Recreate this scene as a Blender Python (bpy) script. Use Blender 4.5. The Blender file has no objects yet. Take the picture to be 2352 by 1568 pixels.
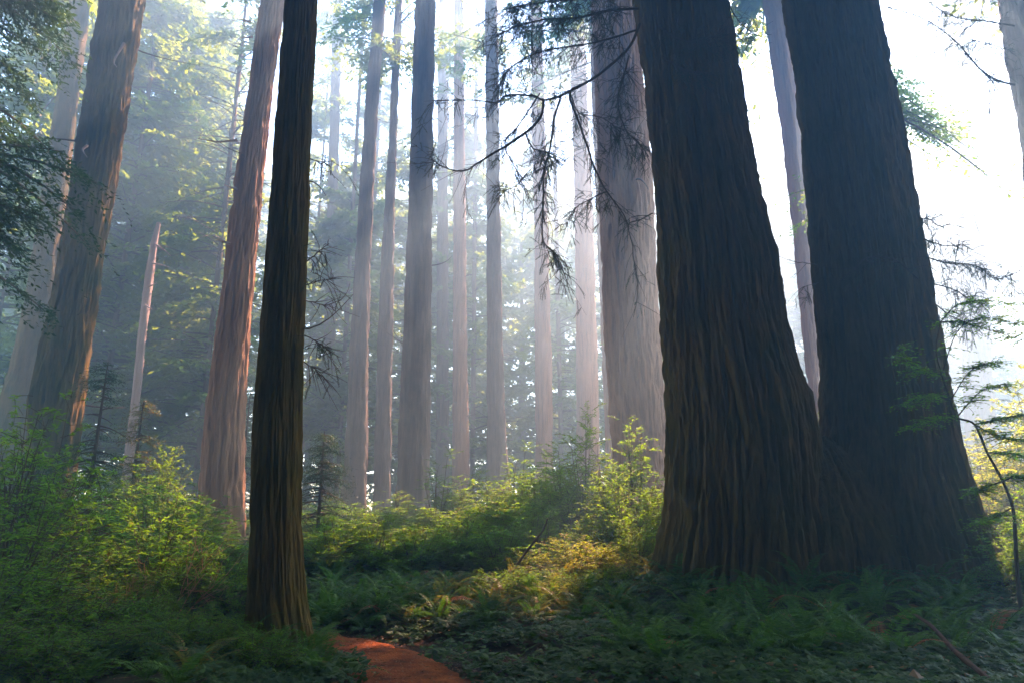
import bpy, math
import numpy as np
from mathutils import Vector

R = math.radians
SC = bpy.context.scene
COL = SC.collection
TILT = 14.0
CAMZ = 1.6
FPX = 1568.0
ST, CT = math.sin(R(TILT)), math.cos(R(TILT))
SUN_AZ, SUN_EL = 27.0, 48.0
SUN = np.array([math.sin(R(SUN_AZ)) * math.cos(R(SUN_EL)), math.cos(R(SUN_AZ)) * math.cos(R(SUN_EL)), math.sin(R(SUN_EL))])
HTOP = 45.0            # tallest thing

# ------------------------------------------------------------------ maths helpers
def at(px, py, d):
    """world point at forward distance d on the sight line of photograph point (px, py)"""
    X = (px - 1176.0) / FPX
    U = (784.0 - py) / FPX
    y = CT - U * ST
    z = ST + U * CT
    s = d / y
    return np.array([X * s, d, CAMZ + z * s])

def mscale(py, d):
    U = (784.0 - py) / FPX
    return d / (CT - U * ST) / FPX        # metres per photograph pixel

def _h(ix, iy, iz, seed):
    n = (ix.astype(np.int64) * 374761393 + iy.astype(np.int64) * 668265263 + iz.astype(np.int64) * 2147483647 + seed * 1274126177) & 0xFFFFFFFF
    n = ((n ^ (n >> 13)) * 1274126177) & 0xFFFFFFFF
    n = ((n ^ (n >> 16)) * 2246822519) & 0xFFFFFFFF
    return ((n ^ (n >> 15)) & 0xFFFFFF) / float(0xFFFFFF)

def vnoise(x, y, z=None, seed=0, wrapx=None):
    x = np.asarray(x, float); y = np.asarray(y, float)
    z = np.zeros_like(x) if z is None else np.asarray(z, float)
    fx, fy, fz = np.floor(x), np.floor(y), np.floor(z)
    tx, ty, tz = x - fx, y - fy, z - fz
    tx = tx * tx * (3 - 2 * tx); ty = ty * ty * (3 - 2 * ty); tz = tz * tz * (3 - 2 * tz)
    ix, iy, iz = fx.astype(np.int64), fy.astype(np.int64), fz.astype(np.int64)
    w = (lambda a: np.mod(a, wrapx)) if wrapx else (lambda a: a)
    r = 0
    for dx in (0, 1):
        for dy in (0, 1):
            for dz in (0, 1):
                r = r + _h(w(ix + dx), iy + dy, iz + dz, seed) * (tx if dx else 1 - tx) * (ty if dy else 1 - ty) * (tz if dz else 1 - tz)
    return r

def fbm(x, y, z=None, seed=0, oct=3):
    a, s, t = 0.5, 0, 0
    for o in range(oct):
        k = 2.0 ** o
        s = s + a * vnoise(np.asarray(x) * k, np.asarray(y) * k, None if z is None else np.asarray(z) * k, seed + o * 17)
        t += a; a *= 0.5
    return s / t

def nrm(v):
    return v / np.maximum(np.linalg.norm(v, axis=-1, keepdims=True), 1e-9)

# ------------------------------------------------------------------ path and terrain
PATH = np.array([[0.75, 1.0], [0.2, 3.5], [-0.45, 5.8], [-0.95, 7.2], [-1.5, 8.25], [-2.3, 9.0], [-3.2, 9.45], [-4.4, 9.75], [-6.2, 9.9], [-8.5, 9.7], [-11, 9.6]])
def catmull(P, n):
    P = np.asarray(P, float); Q = np.vstack([2 * P[0] - P[1], P, 2 * P[-1] - P[-2]])
    out = []
    for i in range(1, len(Q) - 2):
        t = np.linspace(0, 1, n, endpoint=False)[:, None]
        a, b, c, d = Q[i - 1], Q[i], Q[i + 1], Q[i + 2]
        out.append(0.5 * (2 * b + (c - a) * t + (2 * a - 5 * b + 4 * c - d) * t ** 2 + (3 * b - a - 3 * c + d) * t ** 3))
    out.append(P[-1:])
    return np.vstack(out)
PATHC = catmull(PATH, 12)
PATH_HW = 0.54
def path_dist(x, y):
    x = np.asarray(x, float); y = np.asarray(y, float)
    best = np.full(x.shape, 1e9)
    for i in range(len(PATHC) - 1):
        a, b = PATHC[i], PATHC[i + 1]
        ab = b - a
        t = np.clip(((x - a[0]) * ab[0] + (y - a[1]) * ab[1]) / (ab @ ab), 0, 1)
        best = np.minimum(best, np.hypot(x - a[0] - ab[0] * t, y - a[1] - ab[1] * t))
    return best
def gz(x, y):
    x = np.asarray(x, float); y = np.asarray(y, float)
    base = 1.1 * (1 - np.exp(-np.maximum(y - 9, 0) / 14.0))
    mound = 0.45 * np.exp(-(((x - 5.6) / 3.2) ** 2 + ((y - 12.2) / 3.0) ** 2))
    n = 0.28 * (fbm(x * 0.33, y * 0.33, seed=5) - 0.5) + 0.9 * (fbm(x * 0.07, y * 0.07, seed=8) - 0.5) * np.clip((y - 10) / 15, 0, 1)
    pd = path_dist(x, y)
    k = np.clip((pd - 0.7) / 1.6, 0, 1)
    return base + (mound + n) * k + 0.07 * k

# ------------------------------------------------------------------ mesh helpers
class MB:
    """collects quads / triangles with material indices"""
    def __init__(self):
        self.v = []; self.f = []; self.m = []; self.n = 0
    def quads(self, Q, mat=0):                     # Q (k,4,3)
        Q = np.asarray(Q, float)
        k = len(Q)
        if not k: return
        self.v.append(Q.reshape(-1, 3)); self.f.append(self.n + np.arange(4 * k).reshape(k, 4)); self.m.append(np.full(k, mat)); self.n += 4 * k
    def grid(self, G, closed=False, mat=0):        # G (rows, cols, 3)
        r, c = G.shape[:2]
        self.v.append(G.reshape(-1, 3))
        i = np.arange(r - 1)[:, None] * c
        j = np.arange(c if closed else c - 1)[None]
        j2 = (j + 1) % c
        F = np.stack([i + j, i + j2, i + c + j2, i + c + j], -1).reshape(-1, 4) + self.n
        self.f.append(F); self.m.append(np.full(len(F), mat)); self.n += r * c
    def tube(self, P, rad, sides=6, mat=0):
        P = np.asarray(P, float); n = len(P)
        rad = np.broadcast_to(np.asarray(rad, float), (n,))
        T = nrm(np.gradient(P, axis=0))
        ref = np.where(np.abs(T[:, 2:3]) < 0.9, np.array([[0, 0, 1.0]]), np.array([[1.0, 0, 0]]))
        if abs(T[0, 2]) > 0.75: ref = np.broadcast_to(np.array([[1.0, 0.2, 0]]), T.shape)
        A = nrm(np.cross(T, ref)); B = np.cross(T, A)
        a = np.linspace(0, 2 * np.pi, sides, endpoint=False)
        G = P[:, None] + rad[:, None, None] * (np.cos(a)[None, :, None] * A[:, None] + np.sin(a)[None, :, None] * B[:, None])
        self.grid(G, True, mat)
        tip = P[-1] + T[-1] * rad[-1]
        self.v.append(tip[None]); 
        base = self.n - sides
        k = np.arange(sides)
        F = np.stack([base + k, base + (k + 1) % sides, np.full(sides, self.n), np.full(sides, self.n)], -1)
        self.n += 1
        self.f.append(F); self.m.append(np.full(sides, mat))
    def leaves(self, P, D, N, L, W, mat=0, fold=0.0):
        """diamond leaves from P along D, lying across N"""
        P = np.asarray(P, float)
        if not len(P): return
        D = nrm(D); S = nrm(np.cross(D, N)); U = np.cross(S, D)
        L = np.broadcast_to(np.asarray(L, float), (len(P),))[:, None]; W = np.broadcast_to(np.asarray(W, float), (len(P),))[:, None]
        mid = P + D * L * 0.45
        Q = np.stack([P, mid + S * W * 0.5 + U * fold * W, P + D * L, mid - S * W * 0.5 + U * fold * W], 1)
        self.quads(Q, mat)
    def build(self, name, mats, parent=None, origin=(0, 0, 0), smooth=True):
        V = np.vstack(self.v) - np.asarray(origin, float)
        F = np.vstack(self.f); M = np.concatenate(self.m)
        tri = F[:, 2] == F[:, 3]
        nl = np.where(tri, 3, 4)
        me = bpy.data.meshes.new(name)
        me.vertices.add(len(V)); me.vertices.foreach_set('co', V.astype(np.float32).ravel())
        start = np.concatenate([[0], np.cumsum(nl)[:-1]])
        keep = np.ones(F.shape, bool); keep[tri, 3] = False
        me.loops.add(int(nl.sum())); me.loops.foreach_set('vertex_index', F[keep].astype(np.int32))
        me.polygons.add(len(F)); me.polygons.foreach_set('loop_start', start.astype(np.int32))
        me.polygons.foreach_set('material_index', M.astype(np.int32))
        me.polygons.foreach_set('use_smooth', np.full(len(F), smooth))
        for m in (mats if isinstance(mats, (list, tuple)) else [mats]): me.materials.append(m)
        me.update(calc_edges=True); me.validate()
        o = bpy.data.objects.new(name, me); COL.objects.link(o)
        if parent is not None: o.parent = parent
        else: o.location = origin
        return o

def tag(o, label, cat, group=None):
    o['label'] = label; o['category'] = cat
    if group: o['group'] = group
    return o
def thing(name, loc, label, cat, group=None):
    o = bpy.data.objects.new(name, None); COL.objects.link(o)
    o.location = loc; o.empty_display_size = 0.2
    return tag(o, label, cat, group)
def copy_thing(src, loc, rz=0.0, sc=(1, 1, 1), label=None, cat=None, group=None):
    r = src.copy(); COL.objects.link(r); r.location = loc; r.rotation_euler = (0, 0, rz); r.scale = sc
    for k in ('label', 'category', 'group'):
        if k in r: del r[k]
    tag(r, label, cat, group)
    for ch in src.children:
        c = ch.copy(); COL.objects.link(c); c.parent = r
    return r

# ------------------------------------------------------------------ materials
def newmat(name):
    m = bpy.data.materials.new(name); m.use_nodes = True
    nt = m.node_tree; nt.nodes.clear()
    return m, nt, (lambda t, **k: _node(nt, t, k))
def _node(nt, t, k):
    n = nt.nodes.new(t)
    for a, b in k.items(): setattr(n, a, b)
    return n
def ramp(nt, stops):
    n = nt.nodes.new('ShaderNodeValToRGB')
    e = n.color_ramp.elements
    while len(e) < len(stops): e.new(0.5)
    for i, (p, c) in enumerate(stops):
        e[i].position = p; e[i].color = (*c, 1)
    return n

def bark_mat(name, dark, mid, light, moss=0.3, moss_col=(0.045, 0.055, 0.012), zs=0.55, fs=9.0, bump=0.7, bdist=0.05):
    m, nt, N = newmat(name); L = nt.links.new
    out = N('ShaderNodeOutputMaterial'); bs = N('ShaderNodeBsdfPrincipled')
    bs.inputs['Roughness'].default_value = 0.95
    bs.inputs['Specular IOR Level'].default_value = 0.15
    tc = N('ShaderNodeTexCoord'); mp = N('ShaderNodeMapping'); mp.inputs['Scale'].default_value = (1, 1, zs / fs * 1.0)
    L(tc.outputs['Object'], mp.inputs['Vector'])
    n1 = N('ShaderNodeTexNoise'); n1.inputs['Scale'].default_value = fs; n1.inputs['Detail'].default_value = 6; n1.inputs['Roughness'].default_value = 0.62
    L(mp.outputs['Vector'], n1.inputs['Vector'])
    n3 = N('ShaderNodeTexNoise'); n3.inputs['Scale'].default_value = fs * 3.2; n3.inputs['Detail'].default_value = 3
    L(mp.outputs['Vector'], n3.inputs['Vector'])
    mp2 = N('ShaderNodeMapping'); mp2.inputs['Scale'].default_value = (1, 1, zs / fs * 0.55)
    L(tc.outputs['Object'], mp2.inputs['Vector'])
    n4 = N('ShaderNodeTexNoise'); n4.noise_type = 'RIDGED_MULTIFRACTAL'; n4.inputs['Scale'].default_value = fs * 0.85; n4.inputs['Detail'].default_value = 4; n4.inputs['Roughness'].default_value = 0.7; n4.inputs['Distortion'].default_value = 0.25
    L(mp2.outputs['Vector'], n4.inputs['Vector'])
    mr = N('ShaderNodeMapRange'); mr.inputs['From Min'].default_value = 0.25; mr.inputs['From Max'].default_value = 1.3
    L(n4.outputs['Fac'], mr.inputs['Value'])
    fib = N('ShaderNodeMath', operation='MULTIPLY_ADD'); fib.inputs[1].default_value = 0.55
    L(n3.outputs['Fac'], fib.inputs[0])
    sb = N('ShaderNodeMath', operation='MULTIPLY_ADD'); sb.inputs[1].default_value = -0.42
    L(mr.outputs['Result'], sb.inputs[0]); L(n1.outputs['Fac'], sb.inputs[2]); L(sb.outputs[0], fib.inputs[2])
    r = ramp(nt, [(0.26, dark), (0.52, mid), (0.82, light)])
    L(fib.outputs[0], r.inputs['Fac'])
    n2 = N('ShaderNodeTexNoise'); n2.inputs['Scale'].default_value = 1.1; n2.inputs['Detail'].default_value = 5; n2.inputs['Roughness'].default_value = 0.7
    L(tc.outputs['Object'], n2.inputs['Vector'])
    r2 = ramp(nt, [(0.42, (0, 0, 0)), (0.68, (moss,) * 3)])
    L(n2.outputs['Fac'], r2.inputs['Fac'])
    mx = N('ShaderNodeMix', data_type='RGBA'); mx.inputs['B'].default_value = (*moss_col, 1)
    L(r.outputs['Color'], mx.inputs['A']); L(r2.outputs['Color'], mx.inputs['Factor'])
    L(mx.outputs['Result'], bs.inputs['Base Color'])
    ad = fib
    bp = N('ShaderNodeBump'); bp.inputs['Strength'].default_value = bump; bp.inputs['Distance'].default_value = bdist
    L(ad.outputs[0], bp.inputs['Height']); L(bp.outputs['Normal'], bs.inputs['Normal'])
    L(bs.outputs[0], out.inputs['Surface'])
    return m

def leaf_mat(name, cols, trans=0.45, tcol=(0.16, 0.22, 0.02), rough=0.5, hue_noise=0.4, warm=(0.2, 0.09, 0.02), warm_amt=0.0):
    """cols: three leaf greens, picked leaf by leaf"""
    m, nt, N = newmat(name); L = nt.links.new
    out = N('ShaderNodeOutputMaterial'); bs = N('ShaderNodeBsdfPrincipled')
    bs.inputs['Roughness'].default_value = rough; bs.inputs['Specular IOR Level'].default_value = 0.12
    ge = N('ShaderNodeNewGeometry')
    r = ramp(nt, [(0.0, cols[0]), (0.55, cols[1]), (1.0, cols[2])])
    tc = N('ShaderNodeTexCoord'); n = N('ShaderNodeTexNoise'); n.inputs['Scale'].default_value = hue_noise; n.inputs['Detail'].default_value = 3
    L(ge.outputs['Position'], n.inputs['Vector'])
    mm = N('ShaderNodeMath', operation='MULTIPLY_ADD'); mm.inputs[1].default_value = 0.6; mm.inputs[2].default_value = -0.2
    L(ge.outputs['Random Per Island'], mm.inputs[0])
    a2 = N('ShaderNodeMath', operation='MULTIPLY_ADD'); a2.inputs[1].default_value = 1.3; L(n.outputs['Fac'], a2.inputs[0]); 
    sb = N('ShaderNodeMath', operation='ADD'); sb.inputs[1].default_value = -0.15
    L(mm.outputs[0], a2.inputs[2]); L(a2.outputs[0], sb.inputs[0]); L(sb.outputs[0], r.inputs['Fac'])
    col = r.outputs['Color']
    if warm_amt > 0:
        wn = N('ShaderNodeMath', operation='LESS_THAN'); wn.inputs[1].default_value = warm_amt
        fr = N('ShaderNodeMath', operation='FRACT'); m7 = N('ShaderNodeMath', operation='MULTIPLY'); m7.inputs[1].default_value = 37.3
        L(ge.outputs['Random Per Island'], m7.inputs[0]); L(m7.outputs[0], fr.inputs[0]); L(fr.outputs[0], wn.inputs[0])
        mx = N('ShaderNodeMix', data_type='RGBA'); mx.inputs['B'].default_value = (*warm, 1)
        L(wn.outputs[0], mx.inputs['Factor']); L(col, mx.inputs['A']); col = mx.outputs['Result']
    L(col, bs.inputs['Base Color'])
    tr = N('ShaderNodeBsdfTranslucent')
    mt = N('ShaderNodeMix', data_type='RGBA'); mt.inputs['Factor'].default_value = 0.5; mt.inputs['B'].default_value = (*tcol, 1)
    L(col, mt.inputs['A']); L(mt.outputs['Result'], tr.inputs['Color'])
    ms = N('ShaderNodeMixShader'); ms.inputs['Fac'].default_value = trans
    L(bs.outputs[0], ms.inputs[1]); L(tr.outputs[0], ms.inputs[2]); L(ms.outputs[0], out.inputs['Surface'])
    return m

M = {}
M['bark_near'] = bark_mat('bark_mossy', (0.01, 0.006, 0.001), (0.075, 0.044, 0.008), (0.19, 0.115, 0.022), moss=0.75, moss_col=(0.07, 0.072, 0.004), fs=10, zs=0.9)
M['bark_pair'] = bark_mat('bark_furrowed', (0.008, 0.005, 0.001), (0.058, 0.033, 0.006), (0.15, 0.088, 0.016), moss=0.75, moss_col=(0.055, 0.06, 0.003), fs=7, zs=0.6, bdist=0.08)
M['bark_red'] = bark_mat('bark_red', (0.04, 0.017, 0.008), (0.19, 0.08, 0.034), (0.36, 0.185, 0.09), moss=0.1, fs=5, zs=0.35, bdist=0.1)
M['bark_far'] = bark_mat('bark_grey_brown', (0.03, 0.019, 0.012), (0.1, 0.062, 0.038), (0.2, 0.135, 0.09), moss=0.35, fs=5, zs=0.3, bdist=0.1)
M['bark_dead'] = bark_mat('bark_bleached', (0.12, 0.07, 0.05), (0.27, 0.17, 0.13), (0.42, 0.3, 0.25), moss=0.0, fs=8, zs=0.6)
M['twig'] = bark_mat('twig_bark', (0.02, 0.014, 0.01), (0.06, 0.04, 0.025), (0.12, 0.08, 0.05), moss=0.4, fs=14, zs=2, bdist=0.01)
M['twig_red_lit'] = bark_mat('twig_bark_red_lit', (0.14, 0.05, 0.025), (0.36, 0.15, 0.075), (0.5, 0.26, 0.15), moss=0.0, fs=14, zs=2, bdist=0.01)  # warm light on the bare twigs put into their bark colour
M['twig_brown'] = bark_mat('twig_bark_brown', (0.02, 0.009, 0.005), (0.05, 0.02, 0.01), (0.1, 0.045, 0.022), moss=0.3, fs=14, zs=2, bdist=0.01)
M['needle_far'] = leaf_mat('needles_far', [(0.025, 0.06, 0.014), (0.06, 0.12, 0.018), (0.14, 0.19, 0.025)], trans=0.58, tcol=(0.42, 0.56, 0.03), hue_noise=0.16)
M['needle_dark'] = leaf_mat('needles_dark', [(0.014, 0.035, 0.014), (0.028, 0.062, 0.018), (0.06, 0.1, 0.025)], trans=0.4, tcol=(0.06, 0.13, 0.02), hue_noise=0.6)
M['shrub_a'] = leaf_mat('shrub_leaves_green', [(0.02, 0.08, 0.003), (0.055, 0.16, 0.005), (0.13, 0.26, 0.008)], trans=0.6, tcol=(0.36, 0.62, 0.01), hue_noise=1.1, warm_amt=0.03)
M['shrub_b'] = leaf_mat('shrub_leaves_olive', [(0.03, 0.085, 0.003), (0.08, 0.16, 0.005), (0.18, 0.25, 0.008)], trans=0.6, tcol=(0.36, 0.6, 0.01), hue_noise=1.1, warm_amt=0.07, warm=(0.19, 0.07, 0.018))
M['shrub_y'] = leaf_mat('shrub_leaves_autumn', [(0.07, 0.14, 0.008), (0.2, 0.26, 0.012), (0.36, 0.29, 0.014)], trans=0.6, tcol=(0.48, 0.62, 0.012), hue_noise=1.6, warm_amt=0.12, warm=(0.36, 0.11, 0.025))
M['shrub_lime'] = leaf_mat('shrub_leaves_lime', [(0.1, 0.17, 0.008), (0.2, 0.28, 0.012), (0.34, 0.36, 0.016)], trans=0.55, tcol=(0.62, 0.72, 0.015), hue_noise=1.3, warm_amt=0.08, warm=(0.36, 0.14, 0.02))
M['fern'] = leaf_mat('fern_green', [(0.03, 0.085, 0.005), (0.065, 0.15, 0.008), (0.12, 0.21, 0.012)], trans=0.35, tcol=(0.1, 0.26, 0.02), hue_noise=1.4, warm_amt=0.01)
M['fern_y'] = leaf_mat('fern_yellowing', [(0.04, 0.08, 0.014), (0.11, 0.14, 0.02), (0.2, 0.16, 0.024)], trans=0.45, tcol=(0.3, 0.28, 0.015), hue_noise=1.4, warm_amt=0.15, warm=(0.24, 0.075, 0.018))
M['fern_dead'] = leaf_mat('fern_brown', [(0.16, 0.05, 0.018), (0.3, 0.1, 0.03), (0.4, 0.17, 0.05)], trans=0.35, tcol=(0.4, 0.12, 0.02), hue_noise=2)
M['cover'] = leaf_mat('clover_leaves', [(0.009, 0.034, 0.002), (0.025, 0.066, 0.003), (0.07, 0.125, 0.005)], trans=0.35, tcol=(0.08, 0.22, 0.015), hue_noise=0.8, warm_amt=0.02)
M['litter'] = leaf_mat('fallen_needles', [(0.09, 0.028, 0.01), (0.19, 0.06, 0.02), (0.28, 0.11, 0.04)], trans=0.1, hue_noise=2)

def ground_mat():
    m, nt, N = newmat('forest_floor'); L = nt.links.new
    out = N('ShaderNodeOutputMaterial'); bs = N('ShaderNodeBsdfPrincipled'); bs.inputs['Roughness'].default_value = 1; bs.inputs['Specular IOR Level'].default_value = 0.1
    ge = N('ShaderNodeNewGeometry')
    n = N('ShaderNodeTexNoise'); n.inputs['Scale'].default_value = 2.2; n.inputs['Detail'].default_value = 8
    L(ge.outputs['Position'], n.inputs['Vector'])
    r = ramp(nt, [(0.3, (0.014, 0.011, 0.006)), (0.48, (0.05, 0.028, 0.014)), (0.6, (0.03, 0.042, 0.012)), (0.75, (0.1, 0.045, 0.02))])
    L(n.outputs['Fac'], r.inputs['Fac']); L(r.outputs['Color'], bs.inputs['Base Color'])
    n2 = N('ShaderNodeTexNoise'); n2.inputs['Scale'].default_value = 25; n2.inputs['Detail'].default_value = 5
    L(ge.outputs['Position'], n2.inputs['Vector'])
    b = N('ShaderNodeBump'); b.inputs['Distance'].default_value = 0.04; L(n2.outputs['Fac'], b.inputs['Height']); L(b.outputs['Normal'], bs.inputs['Normal'])
    L(bs.outputs[0], out.inputs['Surface'])
    return m
def path_mat():
    m, nt, N = newmat('red_earth'); L = nt.links.new
    out = N('ShaderNodeOutputMaterial'); bs = N('ShaderNodeBsdfPrincipled'); bs.inputs['Roughness'].default_value = 1; bs.inputs['Specular IOR Level'].default_value = 0.1
    ge = N('ShaderNodeNewGeometry')
    n = N('ShaderNodeTexNoise'); n.inputs['Scale'].default_value = 3; n.inputs['Detail'].default_value = 10; n.inputs['Roughness'].default_value = 0.68
    L(ge.outputs['Position'], n.inputs['Vector'])
    r = ramp(nt, [(0.32, (0.08, 0.02, 0.006)), (0.5, (0.26, 0.062, 0.013)), (0.68, (0.42, 0.12, 0.03))])
    L(n.outputs['Fac'], r.inputs['Fac']); L(r.outputs['Color'], bs.inputs['Base Color'])
    n2 = N('ShaderNodeTexNoise'); n2.inputs['Scale'].default_value = 40; n2.inputs['Detail'].default_value = 5
    L(ge.outputs['Position'], n2.inputs['Vector'])
    b = N('ShaderNodeBump'); b.inputs['Distance'].default_value = 0.03; L(n2.outputs['Fac'], b.inputs['Height']); L(b.outputs['Normal'], bs.inputs['Normal'])
    L(bs.outputs[0], out.inputs['Surface'])
    return m

# ------------------------------------------------------------------ the setting
def build_ground():
    xs = np.concatenate([np.linspace(-98, -16, 70), np.linspace(-15.6, 15.6, 157), np.linspace(16, 98, 70)])
    ys = np.concatenate([np.linspace(-36, 0, 19), np.linspace(0.2, 26, 130), np.linspace(26.6, 158, 110)])
    X, Y = np.meshgrid(xs, ys)
    G = np.stack([X, Y, gz(X, Y)], -1)
    mb = MB(); mb.grid(G)
    o = mb.build('ground', ground_mat()); o['kind'] = 'structure'
    c = PATHC
    t = nrm(np.gradient(c, axis=0)); nrmv = np.stack([-t[:, 1], t[:, 0]], -1)
    cols = np.linspace(-1, 1, 13)
    s = np.arange(len(c)) * 0.5
    hwL = PATH_HW * (1 + 0.3 * (vnoise(s, s * 0, seed=3) - 0.5)); hwR = PATH_HW * (1 + 0.3 * (vnoise(s, s * 0, seed=4) - 0.5))
    hw = np.where(cols[None] < 0, hwR[:, None], hwL[:, None])
    P = c[:, None] + nrmv[:, None] * (cols[None] * hw)[..., None]
    Z = gz(P[..., 0], P[..., 1]) + 0.045 - 0.05 * np.abs(cols[None]) ** 6 + 0.015 * (fbm(P[..., 0] * 5, P[..., 1] * 5, seed=77) - 0.5)
    mb = MB(); mb.grid(np.concatenate([P, Z[..., None]], -1))
    o = mb.build('path', path_mat()); o['kind'] = 'structure'

# ------------------------------------------------------------------ trunks
def trunk_rows(rows, d, base_z=None, top=HTOP, ext=True):
    """rows: (py, x left, x right) from the photograph -> centre line and radii in metres"""
    rows = sorted(rows, key=lambda r: -r[0])
    P, Rr = [], []
    for py, xl, xr in rows:
        q = at((xl + xr) / 2, py, d); P.append(q); Rr.append((xr - xl) / 2 * mscale(py, d) / math.sqrt(1 + (q[0] / d) ** 2))
    P = np.array(P); Rr = np.array(Rr)
    if base_z is not None and P[0, 2] > base_z:
        k = min(2, len(P) - 1)
        sl = (P[k] - P[0]) / (P[k, 2] - P[0, 2])
        P = np.vstack([P[0] - sl * (P[0, 2] - base_z) * 0.6, P]); P[0, 2] = base_z
        Rr = np.concatenate([[Rr[0] * 1.08], Rr])
    if ext and P[-1, 2] < top:
        sl = (P[-1] - P[0]) / (P[-1, 2] - P[0, 2]); sl[:2] *= 0.6
        zz = [P[-1, 2] + (top - P[-1, 2]) * f for f in (0.3, 0.65, 1.0)]
        r0 = Rr[-1]
        for z, f in zip(zz, (0.8, 0.5, 0.12)):
            q = P[-1] + sl * (z - P[-1, 2]); q[2] = z
            P = np.vstack([P, q]); Rr = np.append(Rr, r0 * f)
    return P, Rr

def trunk_mesh(P, Rr, seg, dz, seed, flute=0.06, width=0.25, flare=0.3, flare_h=0.9, lobes=7, ridge_len=1.6, zmax_fine=None):
    z0, z1 = P[0, 2], P[-1, 2]
    zf = zmax_fine if zmax_fine is not None else z1
    z = np.concatenate([np.arange(z0, min(zf, z1), dz), np.linspace(min(zf, z1), z1, 24 if zf < z1 else 2)])
    cx, cy, r = (np.interp(z, P[:, 2], q) for q in (P[:, 0], P[:, 1], Rr))
    k = np.ones(9) / 9                                     # soften the kinks
    if len(z) > 30:
        sm = lambda q: np.convolve(np.pad(q, 4, mode='edge'), k, mode='valid')
        cx, cy, r = sm(cx), sm(cy), sm(r)
    a = np.linspace(0, 2 * np.pi, seg, endpoint=False)
    A, Z = np.meshgrid(a, z)
    n = max(8, int(round(2 * np.pi * r.mean() / width)))
    u = A / (2 * np.pi) * n
    warp = 0.4 * (fbm(Z * 0.5, u * 0.25, seed=seed + 50) - 0.5) * 2
    rid = np.abs(vnoise(u + warp, Z / ridge_len, seed=seed, wrapx=n) * 2 - 1)            # sharp valleys
    rid2 = np.abs(vnoise(2 * (u + 1.8 * warp), Z / (ridge_len * 0.4), seed=seed + 9, wrapx=2 * n) * 2 - 1)
    plate = vnoise(3 * u, Z / 0.4, seed=seed + 21, wrapx=3 * n) + 0.6 * vnoise(5 * u, Z / 0.12, seed=seed + 23, wrapx=5 * n) - 0.3
    big = vnoise(u / n * 5, Z / 5.0, seed=seed + 3, wrapx=5) - 0.5
    disp = flute * (np.minimum(rid, 0.45) / 0.45 - 0.6) + flute * 0.5 * (np.minimum(rid2, 0.5) / 0.5 - 0.6) + flute * 0.75 * (plate - 0.5)
    h = Z - z0
    fl = flare * np.exp(-h / flare_h) * (0.65 + 0.5 * np.cos(A * lobes + 2.2 * vnoise(A, A * 0, seed=seed + 5)))
    rr = r[:, None] * (1 + 0.05 * big + fl) + disp - 0.4 * flute
    G = np.stack([cx[:, None] + rr * np.cos(A), cy[:, None] + rr * np.sin(A), Z], -1)
    return G

# ------------------------------------------------------------------ crowns
CARVE = []        # (point, radius): gaps cut in the crowns toward the sun to let light shafts through
def carve_mask(P):
    keep = np.ones(len(P), bool)
    for q, rad in CARVE:
        v = P - q
        t = v @ SUN
        d = np.linalg.norm(v - t[:, None] * SUN, axis=1)
        keep &= ~((d < rad) & (t > 3.0))
    return keep

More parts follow.
